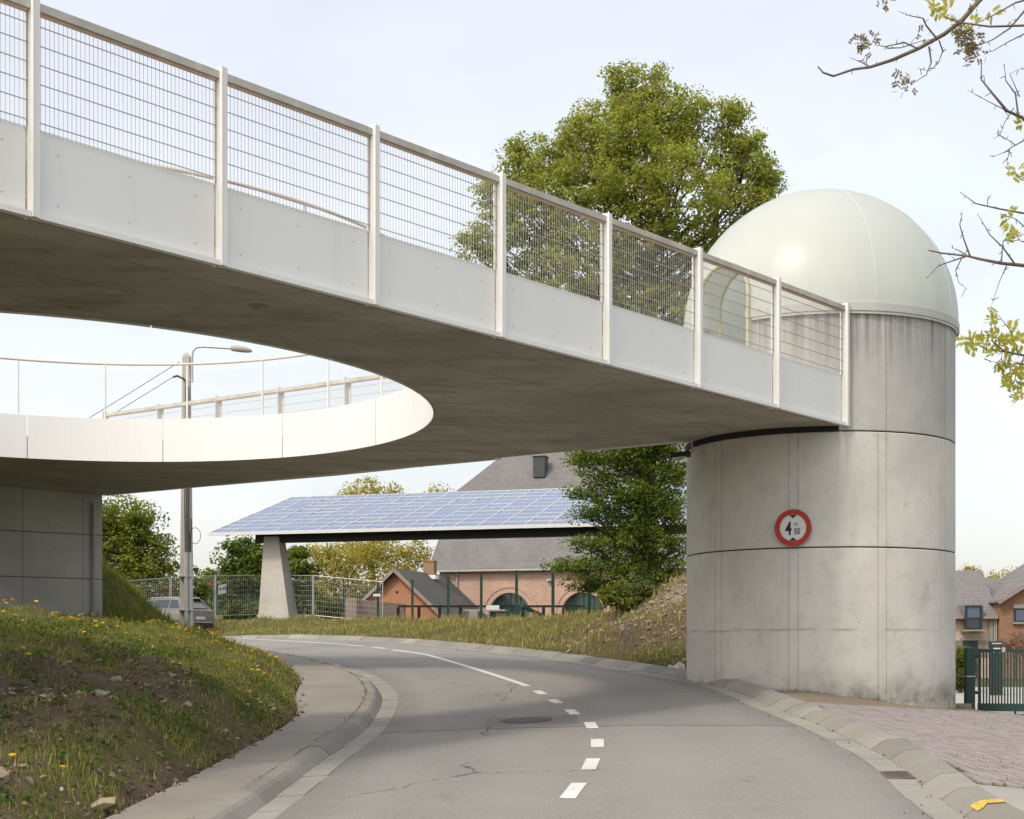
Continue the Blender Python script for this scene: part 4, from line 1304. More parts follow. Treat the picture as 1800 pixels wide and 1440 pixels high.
# safety board on the fence
c = P(389.5, 1036, 69.4); xx = (P(462,1012,71.5)-P(378,1012,69.5)); xx[2] = 0; xx /= np.linalg.norm(xx); fn = np.array([xx[1], -xx[0], 0])
bd = thing('safety_board', tuple(c-TN*.3), 'white safety board with blue circles hung on the site fence', 'sign')
m = MB(); sk = np.array([0, 0, .075]); m.obox(c+fn*.05, xx*.21+sk*.6, fn*.004, TN*.22); m.build('board', M['sign_white'], bd)
M['sign_blue'] = pm('sign_blue', (.03,.07,.30), .4, .05, bump=0)
for dx, r, mt in ((-.125, .065, 'sign_blue'), (.0, .042, 'sign_red'), (.12, .075, 'sign_blue')):
    V = [c+fn*.06+(xx+sk*.6/.21)*(dx+r*cos(t))+TN*(r*sin(t)+.03) for t in np.linspace(0, 2*pi, 21)[:-1]]
    mk('pictogram', V, [tuple(range(20))], M[mt], bd)
    V = [c+fn*.065+(xx+sk*.6/.21)*(dx+u)+TN*(w+.03) for u, w in ((-r*.28, -r*.5), (r*.28, -r*.5), (r*.1, r*.55), (-r*.1, r*.55))]
    mk('pictogram_figure', V, [(0,1,2,3)], M['sign_white'], bd)
# tall green posts of the mesh fence behind the bank
gpos = [(381,1043,73),(438,1043,74),(492,1040,74),(548,1036,73.5),(605,1029,71),(664.5,1025,68.5),(725,1020,65.5),(788,1015,62),(846,1009,58.5),(908,1004,55),(972,998,51.5),(1036,990,48)]
gl = ['beside the safety board','at the left foot of the tapered pillar','at the right foot of the tapered pillar','at the leaning joint of two site fence panels','standing clear in the yellow shrubs','with a white tag, before the low brick wall','before the orange outbuilding gable','just left of the hall downpipe','left of the first arched window','crossing the first arched window','between the two arched windows','half hidden by the big tree']
for (px_, py_, d), w in zip(gpos, gl):
    t_ = P(px_, py_, d); zb = g1(t_[0], t_[1])-.1
    ps = thing('green_fence_post', (t_[0], t_[1], zb+.1), 'dark green steel fence post '+w, 'fence post', 'green fence posts')
    MB().box(t_[0]-.055, t_[1]-.04, zb, t_[0]+.055, t_[1]+.04, t_[2]).build('shaft', M['green'], ps)
    m = MB(); m.box(t_[0]-.062, t_[1]-.047, t_[2], t_[0]+.062, t_[1]+.047, t_[2]+.025); m.build('cap', M['dark'], ps)
    if px_ == 664.5:
        m = MB(); m.box(t_[0]-.22, t_[1]-.06, t_[2]-.62, t_[0]+.02+.1, t_[1]-.05, t_[2]-.5); m.build('white_tag', M['sign_white'], ps)
# low grey rail fence in front of the hall
rf = thing('rail_fence', tuple(P(860, 1090, 76)), 'low dark grey rail fence in front of the hall', 'fence')
rp = [P(x, 1066, 77.5-(x-700)*.012) for x in np.arange(700, 1060, 36.5)]
m = MB()
for p, q in zip(rp[:-1], rp[1:]):
    MB().bar(p, q, .08, .11).build('rail', M['dgrey'] if 'dgrey' in M else M.setdefault('dgrey', pm('dark_grey_paint', (.09,.085,.08), .6, .1, bump=0)), rf)
for p in rp: MB().bar(p-TN*1.3, p-TN*.06, .16, .12, up=(0, 1, 0)).build('rail_post', M['dgrey'], rf)
# fallen post, plank on blocks
fa, fb = P(917, 1065, 56), P(957, 1084, 57)
tag(MB().bar(fa, fb, .12, .12).build('fallen_post', M['green']), 'green post leaning fallen behind the bank', 'post')
pk = thing('plank_bench', tuple(P(853, 1088, 68)), 'pale plank on two blocks in front of the arched window', 'bench')
MB().bar(P(818, 1073, 68), P(892, 1073, 67), .4, .07).build('plank', M['gutter'], pk)
for x in (832, 880): 
    q = P(x, 1082, 67.5); MB().box(q[0]-.2, q[1]-.15, q[2]-.4, q[0]+.2, q[1]+.15, q[2]+.2).build('block', M['gutter'], pk)
q = P(866, 1069, 67.6); MB().box(q[0]-.3, q[1]-.2, q[2]-.07, q[0]+.3, q[1]+.2, q[2]+.12).build('box', M['sign_white'], pk)

# ------------------------------------------------------------------ concrete lamp pole
pb = np.array([(328.5-900)*44/FPX, 44.0]); pz = g1(*pb)
ptop = EYE+(1145-620)*44/FPX
pole = thing('lamp_pole', (pb[0], pb[1], pz), 'grey concrete lamp pole with cables behind the bridge', 'lamp post')
m = MB()
V = []
for z, h, w in ((pz-.3, .185, .15), (ptop-.12, .105, .095), (ptop, .02, .02)):
    for sx_, sy_ in ((-1,-1),(1,-1),(1,1),(-1,1)): V.append((pb[0]+sx_*h-.01, pb[1]+sy_*w, z))
m.add(V, [(0,1,5,4),(1,2,6,5),(2,3,7,6),(3,0,4,7),(4,5,9,8),(5,6,10,9),(6,7,11,10),(7,4,8,11),(8,9,10,11)])
m.build('shaft', M['pole'], pole)
zc0 = EYE+(1145-972)*44/FPX
for dx, r in ((.02, .075), (.155, .055)):
    MB().tube([(pb[0]+dx+.02, pb[1]-.22, pz-.2), (pb[0]+dx+.02, pb[1]-.22, zc0)], r, 10).build('conduit', M['galv'], pole)
for z in (pz+.9, pz+1.9): 
    MB().box(pb[0]-.20, pb[1]-.302, z, pb[0]+.26, pb[1]+.16, z+.03).build('clamp_band', M['galv'], pole)
for dx, z1 in ((.0, ptop-1.0), (.05, zc0+2.4), (.11, ptop-1.2), (.15, zc0+1.0)):
    MB().tube([(pb[0]+dx, pb[1]-.2, zc0-.05)]+[(pb[0]+dx+rnd.uniform(-.02,.02), pb[1]-.19, zc0+(z1-zc0)*k) for k in (.3,.6,1)], .017, 6).build('cable', M['dark'], pole)
lc = P(343, 942, 43.8); MB().tube([lc+np.array([.16*cos(t), 0, .24*sin(t)]) for t in np.linspace(0, 2*pi, 25)], .009, 5).build('cable_loop', M['dark'], pole)
J = lambda x, y: P(x, y, 43.9)
MB().tube([J(338,672), J(337.5,630), J(339,617), J(345,611), J(356,609.5), J(405,612.5)], .035, 8).build('lamp_arm', M['galv'], pole)
hd = MB(); 
for (x, y, rx, rzz) in (): pass
V = []; F = []
st = [(404,612.5,.02,.03),(408,612,.10,.09),(418,613,.13,.10),(432,615,.12,.09),(441,617,.07,.05),(443,617.5,.02,.02)]
for x, y, w, h in st:
    c_ = J(x, y)
    for t in np.linspace(0, 2*pi, 9)[:-1]: V.append((c_[0], c_[1]+w*cos(t), c_[2]+h*sin(t)))
for i in range(len(st)-1):
    for k in range(8): F.append((8*i+k, 8*i+(k+1) % 8, 8*i+8+(k+1) % 8, 8*i+8+k))
mk('lamp_head', V, F, M['pole'], pole, smooth=True)
for y in (640, 668): MB().bar(J(331, y), J(339, y), .04, .04).build('arm_clamp', M['galv'], pole)
# overhead cables to the left
for (a, b) in (((316,636),(136,735)),((304,663),(140,747))):
    pa, pb_ = J(*a), P(b[0]-500, b[1]+270, 42)
    pts = [pa+(pb_-pa)*t-TN*.3*sin(pi*t) for t in np.linspace(0, 1, 14)]
    MB().tube(pts, .010, 5).build('overhead_cable', M['dark'], pole)
MB().tube([J(304,663), J(312,661), J(324,667), J(331,682), J(333,730)], .035, 6).build('cable_bend', M['dark'], pole)

# ------------------------------------------------------------------ car driving away
CP = np.array([(352-900)*62.0/FPX, 62.0]); hdg = np.array([-.83, .56]); hdg /= np.linalg.norm(hdg)
lft = np.array([-hdg[1], hdg[0]])
cz = EYE+(1145-1115)*62.5/FPX
# rear face centre
rear = P(352, 1115, 61.5)[:2]
def cq(x, y, z): p = rear+hdg*x+lft*y; return np.array([p[0], p[1], cz+z])
car = thing('estate_car', (rear[0]+hdg[0]*2.2, rear[1]+hdg[1]*2.2, cz), 'grey estate car driving away behind the lamp pole', 'car')
M['carpaint'] = NT('grey_metallic_paint').principled((.17,.165,.15), .28, None, metal=.35, spec=.5, Coat_Weight=.6) and bpy.data.materials['grey_metallic_paint']
M['carglass'] = NT('car_glass').principled((.02,.035,.04), .08, None, spec=.8) and bpy.data.materials['car_glass']
M['tyre'] = pm('tyre_rubber', (.02,.02,.02), .9, .1, bump=0)
M['tail_red'] = pm('tail_lamp_red', (.35,.02,.025), .25, .05, bump=0)
# cross sections along the car (x from rear), half widths at heights
sec = [  # x, [(halfwidth, z) ...]
 (0.00, [(.60,.38),(.78,.42),(.82,.60),(.80,.80),(.74,.92),(.66,.98)]),
 (0.10, [(.74,.28),(.86,.40),(.90,.60),(.88,.82),(.80,.98),(.70,1.04)]),
 (0.55, [(.80,.22),(.90,.38),(.91,.60),(.90,.84),(.84,1.0),(.78,1.04)]),
 (1.60, [(.80,.20),(.90,.36),(.91,.60),(.90,.84),(.86,.98),(.80,1.02)]),
 (2.80, [(.80,.20),(.90,.36),(.91,.60),(.89,.82),(.85,.95),(.79,.99)]),
 (3.70, [(.78,.22),(.88,.38),(.89,.58),(.86,.76),(.78,.88),(.68,.92)]),
 (4.45, [(.70,.26),(.82,.38),(.83,.55),(.78,.68),(.66,.76),(.5,.78)]),
 (4.60, [(.55,.34),(.62,.42),(.62,.52),(.58,.60),(.48,.66),(.4,.67)])]
V = []; F = []; n = 12
for x, pr in sec:
    ring = [(h, z) for h, z in pr]+[(-h, z) for h, z in reversed(pr)]
    for y, z in ring: V.append(cq(x, y, z))
for i in range(len(sec)-1):
    for k in range(n): F.append((n*i+k, n*i+(k+1) % n, n*i+n+(k+1) % n, n*i+n+k))
F += [tuple(range(n)), tuple(reversed(range(n*(len(sec)-1), n*len(sec))))]
body = mk('body', V, F, M['carpaint'], car, smooth=False)
cab = [(.12, .70, 1.02), (.62, .60, 1.44), (1.2, .62, 1.49), (2.2, .62, 1.49), (2.75, .58, 1.42), (3.6, .66, .95)]
# roof skin and glasshouse
V = []; F = []
st = [(.10,.76,1.00,.70,1.04),(.50,.76,1.02,.58,1.45),(1.2,.77,1.02,.60,1.50),(2.2,.77,1.0,.60,1.49),(2.8,.76,.98,.56,1.41),(3.65,.70,.92,.60,.96)]
for x, w0_, z0_, w1_, z1_ in st:
    V += [cq(x, w0_, z0_), cq(x, w1_, z1_), cq(x, w1_*.5, z1_+.035), cq(x, -w1_*.5, z1_+.035), cq(x, -w1_, z1_), cq(x, -w0_, z0_)]
for i in range(len(st)-1):
    for k in range(5): F.append((6*i+k, 6*i+k+1, 6*i+7+k, 6*i+6+k))
gh = mk('cabin', V, F, M['carpaint'], car)
m = MB()
def glass(pts, name): 
    mk(name, pts, [tuple(range(len(pts)))], M['carglass'], car)
glass([cq(.10,.60,1.06), cq(.10,-.60,1.06), cq(.425,-.52,1.41), cq(.425,.52,1.41)], 'rear_window')
for s in (1, -1):
    def sd(x, z, o=.012):
        # on the cabin side
        a = [q for q in st]; xs_ = [q[0] for q in a]; w0_ = np.interp(x, xs_, [q[1] for q in a]); z0_ = np.interp(x, xs_, [q[2] for q in a]); w1_ = np.interp(x, xs_, [q[3] for q in a]); z1_ = np.interp(x, xs_, [q[4] for q in a])
        zz = z0_+(z1_-z0_)*z; return cq(x, s*(w0_+(w1_-w0_)*z+o), zz)
    for x0, x1, x2, x3 in ((.45, 1.05, 1.05, .68), (1.13, 2.0, 2.0, 1.13), (2.08, 3.1, 2.72, 2.08)):
        glass([sd(x0,.14), sd(x1,.14), sd(x2,.86), sd(x3,.86)], 'side_window')
    MB().bar(cq(.65, s*.6, 1.53), cq(2.3, s*.6, 1.53), .035, .03).build('roof_rail', M['galv'], car)
    m = MB(); m.poly_extrude([cq(-.02, s*.42, .86), cq(-.02, s*.78, .88), cq(.03, s*.80, 1.00), cq(.03, s*.45, .96)], np.array([*(hdg*.06), 0])); m.poly_extrude([cq(.02, s*.80, .87), cq(.30, s*.895, .90), cq(.26, s*.88, 1.0), cq(.06, s*.82, 1.0)], np.array([*(lft*s*.02), 0])); m.build('tail_light', M['tail_red'], car)
    for x in (.85, 3.55):
        w = MB(); w.tube([cq(x, s*.70, .31), cq(x, s*.905, .31)], .315, 20); wh = w.build('wheel', M['tyre'], car)
        w = MB(); w.tube([cq(x, s*.90, .31), cq(x, s*.915, .31)], .20, 16); w.build('rim', M['galv'], wh)
m = MB(); m.bar(cq(.40, .50, 1.47), cq(.40, -.50, 1.47), .16, .03); m.build('roof_spoiler', M['dark'], car)
m = MB(); m.obox(cq(-.012, 0, .66), np.array([*lft, 0])*.26, np.array([*hdg, 0])*.008, TN*.06); m.build('number_plate', M['sign_white'], car)
m = MB(); m.obox(cq(-.015, 0, .36), np.array([*lft, 0])*.70, np.array([*hdg, 0])*.02, TN*.10); m.build('bumper', M['dark'], car)
m = MB(); m.obox(cq(-.018, 0, .49), np.array([*lft, 0])*.66, np.array([*hdg, 0])*.012, TN*.012); m.build('chrome_strip', M['alu'], car)
m = MB(); m.obox(cq(.02, 0, .86), np.array([*lft, 0])*.045, np.array([*hdg, 0])*.02, TN*.045); m.build('badge', M['alu'], car)

# ------------------------------------------------------------------ houses on the right
dH = 87.0
def hq(px_, py_, dd=0.): return P(px_, py_, dH+dd)
M['pink_brick'] = brick_mat('pale_pink_brick', (1, 0), (.50,.33,.25), (.62,.46,.37), (.52,.46,.40))
M['brown_brick'] = brick_mat('brown_brick', (1, 0), (.27,.125,.065), (.33,.165,.09), (.27,.21,.16))
M['roof_a'] = roof_mat('house_roof_tiles', (.20,.19,.185), (1, 0), .2, .3)
M['anth'] = pm('anthracite_frame', (.03,.04,.045), .5, .1, bump=0)
M['pane'] = NT('window_pane').principled((.10,.14,.22), .05, None, spec=1.0, metal=.55) and bpy.data.materials['window_pane']
hA = thing('pink_brick_house', (27.5, 90, .0), 'pale pink brick house with a dormer window behind the gate', 'house')
xa0, xa1 = hq(1640,0)[0], hq(1750,0)[0]; zE = hq(0,1084)[2]
m = MB(); m.box(xa0, 87, -.3, xa1, 95, zE); m.build('wall', M['pink_brick'], hA)
zr = hq(0,1003,4)[2]
V = [(xa0-4,86.7,zE),(xa1+.1,86.7,zE),(xa1-.45+1.0,91,zr-1.2),(hq(1727,0,4)[0],91,zr),(xa0-4,91,zr),(xa0-4,96,zE),(xa1+.1,96,zE)]
F = [(0,1,2,3,4),(4,3,6,5),(1,6,2),(2,6,3)]
rA = mk('roof', V, F, M['roof_a'], hA)
MB().bar((xa0-4,86.6,zE-.06), (xa1,86.6,zE-.06), .2, .16).build('gutter', M['timber'], hA)
wx0, wx1, wz0, wz1 = hq(1691,0)[0], hq(1721,0)[0], hq(0,1107)[2], hq(0,1065)[2]
m = MB(); m.box(wx0-.08, 86.45, zE+.0, wx1+.08, 90.0, wz1+.02); m.build('dormer', M['roof_a'], hA)
w = MB(); 
for a_, b_ in (((wx0,wz0),(wx0+.13,wz1)),((wx1-.13,wz0),(wx1,wz1)),((wx0+.13,wz1-.13),(wx1-.13,wz1)),((wx0+.13,wz0),(wx1-.13,wz0+.1)),((wx0+.13,wz0+.62),(wx1-.13,wz0+.70))): w.box(a_[0],86.38,a_[1],b_[0],86.55,b_[1])
wA = w.build('window', M['anth'], hA)
MB().box(wx0+.13,86.44,wz0+.70,wx1-.13,86.47,wz1-.13).build('pane', M['pane'], wA)
MB().box(wx0+.13,86.44,wz0+.1,wx1-.13,86.47,wz0+.62).build('pane', M['carglass'], wA)
MB().box(wx0-.15,86.3,wz0-.1,wx1+.15,86.9,wz0-.01).build('sill', M['gutter'], hA)
dz1 = hq(0,1126)[2]
MB().box(wx0+.05,86.9,.0,wx1-.12,86.98,dz1).build('door', M['anth'], hA)
for a_, b_ in ((wx0-.42,wx0+.02),(wx1-.08,wx1+.40)):
    m = MB()
    for k in range(9): m.box(a_,86.88,dz1-.06-k*.1,b_,86.96,dz1-.06-k*.1+.07)
    m.build('shutter', M['timber'], hA)
MB().box(wx0-.1,86.85,dz1,wx1+.1,86.99,dz1+.16).build('lintel', M['gutter'], hA)
MB().box(xa1-.42,86.86,1.2,xa1-.18,86.98,zE-.1).build('corner_strip', M['gutter'], hA)
for x in (xa1-.12, xa1-.02): MB().tube([(x,86.8,.5),(x,86.8,zE-.1)], .045, 8).build('downpipe', M['zinc'], hA)
hB = thing('brown_brick_house', (31, 90, .0), 'brown brick gabled house at the edge of the picture', 'house')
xb0 = hq(1752,0)[0]; slp = (hq(0,1030)[2]-hq(0,1062)[2])/(hq(1800,0)[0]-hq(1750,0)[0])
ax = xb0+4.2; zb0 = hq(0,1060)[2]
m = MB(); m.poly_extrude([(xb0,86.5,-.3),(xb0+8.4,86.5,-.3),(xb0+8.4,86.5,zb0),(ax,86.5,zb0+4.2*slp),(xb0,86.5,zb0)], (0,7,0)); m.build('wall', M['brown_brick'], hB)
for s in (-1, 1):
    e = 4.4; p = [(ax,86.1,zb0+4.2*slp+.12),(ax+s*e,86.1,zb0+4.2*slp+.12-e*slp),(ax+s*e,93.6,zb0+4.2*slp+.12-e*slp),(ax,93.6,zb0+4.2*slp+.12)]
    m = MB(); m.poly_extrude(p[::-s], (0,0,.1)); m.build('roof', M['roof_a'], hB)
    MB().bar((ax,86.05,zb0+4.2*slp+.08), (ax+s*e,86.05,zb0+4.2*slp+.08-e*slp), .08, .15).build('barge_board', M['timber'], hB)
m = MB(); zt_ = hq(0,1019,5)[2]; m.poly_extrude([(xb0+.15,90,zE+.1),(xb0+9,90,zE+.1),(xb0+9,92.2,zt_),(xb0+.15,92.2,zt_)], (0,0,.1)); m.build('rear_roof', M['roof_a'], hB)
bx0, bx1, bz0, bz1 = hq(1777,0)[0], hq(1777,0)[0]+1.9, hq(0,1094)[2], hq(0,1070)[2]
w = MB(); w.box(bx0,86.40,bz0,bx1,86.52,bz0+.09); w.box(bx0,86.40,bz1-.09,bx1,86.52,bz1); w.box(bx0,86.40,bz0+.09,bx0+.1,86.52,bz1-.09); w.box(bx1-.1,86.40,bz0+.09,bx1,86.52,bz1-.09)
wB = w.build('window', M['anth'], hB); MB().box(bx0+.1,86.44,bz0+.09,bx1-.1,86.47,bz1-.09).build('pane', M['pane'], wB)
MB().box(bx0-.05,86.35,bz1,bx1+.05,86.49,bz1+.22).build('lintel', M['gutter'], hB)
MB().box(bx0-.08,86.3,bz0-.12,bx1+.08,86.49,bz0).build('sill', M['gutter'], hB)

# ------------------------------------------------------------------ gate
dG = 31.0
g0 = P(1704, 1258, dG); gz0 = g0[2]
gate = thing('steel_gate', tuple(P(1760, 1250, dG-.3)), 'dark green steel bar gate standing half open', 'gate')
def gq(px_, py_, dd=0.): return P(px_, py_, dG+dd)
gx0, gx1 = gq(1717,0)[0], gq(1717,0)[0]+2.6
zt0, zb_ = gq(0,1144)[2], gq(0,1247)[2]
gy0 = dG-.05
gdir = np.array([.93, -.37, 0]); gdir /= np.linalg.norm(gdir)
go = np.array([gq(1717,0)[0], gy0, 0])
def gg(s, z): p = go+gdir*s; return np.array([p[0], p[1], z])
MB().bar(gg(0, zt0), gg(2.6, zt0), .05, .07).build('top_rail', M['gate_green'], gate)
MB().bar(gg(0, zb_+.05), gg(2.6, zb_+.05), .06, .16).build('bottom_rail', M['gate_green'], gate)
for s in (.04, 2.56): MB().bar(gg(s, zb_), gg(s, zt0+.03), .08, .06, up=(gdir[0], gdir[1], 0)).build('stile', M['gate_green'], gate)
for k in range(41):
    s = .12+k*.06; MB().bar(gg(s, zb_+.13), gg(s, zt0-.035), .043, .03, up=(gdir[0], gdir[1], 0)).build('bar', M['gate_green'], gate)
MB().bar(gg(.75, zb_-.33), gg(.75, zb_-.03), .03, .03, up=(1,0,0)).build('drop_bolt', M['dark'], gate)
for s, mt in ((.52,'galv'), (1.2,'yellow')):
    if mt == 'yellow': M['yellow'] = pm('orange_reflector', (.55,.27,.03), .5, .1)
    MB().obox(gg(s, zt0+.02), gdir*.035, np.array([gdir[1], -gdir[0], 0])*.04, (0,0,.05)).build('reflector', M[mt], gate)
for z in (zt0-.12, zb_+.35): MB().bar(gg(-.12, z), gg(.02, z), .05, .06).build('hinge', M['dark'], gate)
gpz0, gpz1 = gq(0,1262)[2], gq(0,1139)[2]
gpst = thing('gate_post', tuple(P(1704.5, 1258, dG)), 'dark green square gate post beside the tower', 'gate post')
MB().box(gq(1697,0)[0], dG-.1, gpz0-.2, gq(1711.5,0)[0], dG+.1, gpz1).build('shaft', M['gate_green'], gpst)
MB().box(gq(1696.6,0)[0], dG-.107, gq(0,1190)[2], gq(1712,0)[0], dG+.107, gq(0,1188)[2]).build('band', M['galv'], gpst)
MB().box(gq(1696.7,0)[0], dG-.105, gpz0-.1, gq(1711.8,0)[0], dG+.105, gq(0,1243)[2]).build('rusty_foot', pm('rusty_paint', (.15,.07,.05), .8, .3, 10), gpst)
# low kerb block by the gate post
ka, kb = P(1650, 1246, 30.2), P(1699, 1246, 30.8)
tag(MB().bar(ka, kb, .25, .22).build('concrete_edging', M['kerb']), 'low mossy concrete edging block between tower and gate post', 'edging')
# dark notice box beyond the gate
nb = P(1752, 1146, 52.0)
nbx = thing('notice_box', (nb[0], nb[1], .0), 'dark green notice box with a white square frame behind the gate', 'sign')
MB().box(nb[0]-.22, nb[1], .0, nb[0]+.22, nb[1]+.15, P(0,1127.5,52)[2]).build('cabinet', M['anth'], nbx)
m = MB(); zc_ = P(0,1141.5,52)[2]
for s in (-1, 1): m.box(nb[0]+s*.10-.022, nb[1]-.012, zc_-.12, nb[0]+s*.10+.022, nb[1]-.002, zc_+.05)
m.box(nb[0]-.078, nb[1]-.012, zc_+.006, nb[0]+.078, nb[1]-.002, zc_+.05); m.build('white_frame', M['sign_white'], nbx)
m = MB(); zc_ = P(0,1131.5,52)[2]; m.box(nb[0]-.17, nb[1]-.012, zc_-.022, nb[0]+.17, nb[1]-.002, zc_+.03); m.build('pale_strip', M['pole'], nbx)
# ------------------------------------------------------------------ vegetation
def unit(v): return v/(np.linalg.norm(v, axis=-1, keepdims=True)+1e-9)
def leaves(cent, size, tint, flat=.0, aspect=.62, r=None, nb=None):
    """diamond leaves as quads; facing random, or leaning towards nb"""
    r = r or rng
    n = len(cent)
    ax = unit(r.normal(0, 1, (n, 3))+np.array([0, 0, -.25]))
    nm = r.normal(0, 1, (n, 3))*(1. if nb is None else .62)+np.array([0, 0, flat])
    if nb is not None: nm = nm+nb
    nm = unit(nm)
    sd = unit(np.cross(ax, nm)); ax = np.cross(nm, sd)
    s = (size*r.uniform(.65, 1.35, n))[:, None]
    V = np.stack([cent-ax*s*.5, cent+sd*s*aspect*.5+nm*s*.10, cent+ax*s*.55, cent-sd*s*aspect*.5+nm*s*.10], 1)
    F = np.arange(4*n).reshape(n, 4)
    col = np.repeat(np.c_[tint, np.ones(n)], 4, 0)
    return V.reshape(-1, 3), F, col

def crown_points(lobes, n, clump_r, per, r, shell=.55, zf=.72):
    """tufts on and inside the lobes; leaves sit on the outer skin of each tuft"""
    vol = np.array([l[3]*l[4]*l[5] for l in lobes])**.70; w = vol/vol.sum()
    nc = max(1, n//per)
    k = r.choice(len(lobes), nc, p=w)
    L = np.array(lobes)[k]
    d = unit(r.normal(0, 1, (nc, 3))+np.array([0, 0, .15]))
    rad = np.where(r.uniform(0, 1, nc) < shell, r.uniform(.78, 1.02, nc), r.uniform(.2, .8, nc))
    cc = L[:, :3]+d*L[:, 3:6]*rad[:, None]
    tr = clump_r*r.uniform(.55, 1.35, nc)
    dd = unit(r.normal(0, 1, (nc*per, 3))+np.array([0, 0, .25]))
    ce = np.repeat(cc, per, 0)+dd*np.array([1.1, 1.1, zf])*(np.repeat(tr, per)*r.uniform(.25, 1, nc*per)**.6)[:, None]
    return ce, np.repeat(np.arange(nc), per), cc, k, dd

def lobe_px(d, spec, deep=.85):
    out = []
    for px_, py_, rx, ry, *o in spec:
        dd = d+(o[0] if o else 0)
        c = P(px_, py_, dd); out.append((c[0], c[1], c[2], rx*dd/FPX, max(rx, ry)*deep*dd/FPX, ry*dd/FPX))
    return out

def tree(name, label, base, lobes, nleaf, size, pal, clump=.38, per=22, seed=1, trunk_r=.25, cat='tree', group=None, flat=.5, limb=True, shell=.55, trunk_top=None, bark='bark', twigs=True, parts=('trunk', 'crown'), zf=.72):
    r = np.random.default_rng(seed)
    base = np.array(base, float)
    t = thing(name, tuple(base), label, cat, group)
    ce, cid, cc, kl, dd = crown_points(lobes, nleaf, clump, per, r, shell, zf)
    pal = np.array(pal)
    nc = len(cc)
    ct = r.uniform(0, 1, nc)
    base_c = pal[0]+(pal[1]-pal[0])*ct[:, None]
    if len(pal) > 2:
        pick = r.uniform(0, 1, nc) < .15; base_c[pick] = pal[2]
    tint = np.clip(base_c[cid]*r.uniform(.75, 1.25, len(cid))[:, None]*np.array([1, 1, 1])+r.normal(0, .008, (len(cid), 3)), .004, 1)
    V, F, col = leaves(ce, size, tint, flat, r=r, nb=dd*.8)
    mk(parts[1], V, F, M['leaf'], t, col=col)
    m = MB()
    lc = np.array([l[:3] for l in lobes])
    top = trunk_top if trunk_top is not None else np.array([np.average(lc[:, 0]), np.average(lc[:, 1]), lc[:, 2].max()-.5])
    n = 9; tp = []
    for i in range(n+1):
        f = i/n; p = base+(np.array(top)-base)*f; p[:2] += r.normal(0, .06, 2)*(0 if i == 0 else 1)*min(1, trunk_r*4); tp.append(p)
    tp[0][2] -= .25
    m.tube(tp, [trunk_r*(1.25 if i == 0 else 1)*(1-.86*i/n) for i in range(n+1)], 9)
    if limb:
        for j, l in enumerate(lobes):
            c = np.array(l[:3]); f = np.clip((c[2]-base[2])/(top[2]-base[2]+1e-6)-.22, .08, .92)
            a = base+(np.array(top)-base)*f
            mid = (a+c)/2+np.array([0, 0, -.12*np.linalg.norm(c-a)])+r.normal(0, .1, 3)
            r0 = trunk_r*(1-.8*f)*(.5 if l[3] > .5 else .2)
            m.tube([a, mid, c], [r0, r0*.65, r0*.3], 6, cap=False)
            if twigs:
                ids = np.where(kl == j)[0]
                for q in ids[:: max(1, len(ids)//9)]:
                    e = cc[q]; s = c+(mid-c)*r.uniform(0, .8)
                    m.tube([s, (s+e)/2+r.normal(0, .08, 3), e], [r0*.28, r0*.2, r0*.08], 4, cap=False)
    m.build(parts[0], M[bark], t, smooth=True)
    return t

GREEN = [(.235,.285,.045), (.39,.425,.095), (.30,.29,.09)]
# big tree behind the tower
D1_ = 46.0
spec = [(1120,175,58,62),(1165,215,75,70),(1100,245,90,80,-1),(1035,270,75,70),(1215,255,55,60),(965,285,60,50,.5),(915,310,45,42),(1290,255,45,65),(1330,300,34,45,.5),(1180,330,120,90,-1.5),(1060,350,115,80,-1),(950,370,85,65,-.5),(880,370,48,50),(1290,340,75,70),(1340,385,35,40),
        (860,440,45,42),(940,455,85,55,.5),(1060,450,110,70,-1),(1180,450,110,75),(1285,440,60,55),(1000,540,120,70),(1120,560,130,80),(1220,545,60,60),
        (1080,660,110,70),(1170,660,80,70)]
spec = [(q[0], q[1], q[2]*.93, q[3]*.93, *q[4:]) for q in spec]
_r = np.random.default_rng(17); extra = []
for q in spec[:16]:
    for _ in range(3):
        a = _r.uniform(.15, 2.99); extra.append((q[0]+q[2]*cos(a)*1.0, q[1]-q[3]*sin(a)*1.0, _r.uniform(11, 20), _r.uniform(16, 30), _r.uniform(-1, 1)))
lob = lobe_px(D1_, spec+extra)
bt = P(1135, 1045, D1_); bt[2] = g1(bt[0], bt[1])
tree('big_tree', 'tall bright green tree rising behind the bridge and tower', bt, lob, 112000, .105, GREEN, clump=.31, per=44, seed=3, trunk_r=.42, trunk_top=P(1150, 190, D1_), shell=.62)
# layered tree under the bridge; crown and deck shade painted into the leaves
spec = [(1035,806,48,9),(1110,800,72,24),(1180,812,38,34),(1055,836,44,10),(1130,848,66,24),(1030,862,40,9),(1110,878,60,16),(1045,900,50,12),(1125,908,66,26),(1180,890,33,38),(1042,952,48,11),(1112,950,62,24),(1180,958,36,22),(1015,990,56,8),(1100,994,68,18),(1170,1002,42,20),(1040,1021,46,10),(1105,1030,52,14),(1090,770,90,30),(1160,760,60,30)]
tree('layered_tree', 'green tree with flat layered branches and painted-in leaf shade on the mound under the bridge', (*P(1128, 1045, 43.5)[:2], g1(*P(1128, 1045, 43.5)[:2])), lobe_px(43.5, [(a, b+4, c, d*1.35+3) for a, b, c, d in spec], .8), 46000, .085, [(.085,.145,.016), (.20,.26,.035), (.05,.085,.012)], clump=.34, per=44, seed=13, trunk_r=.24, trunk_top=P(1140, 740, 43.5), shell=.55, zf=.55, flat=.9)
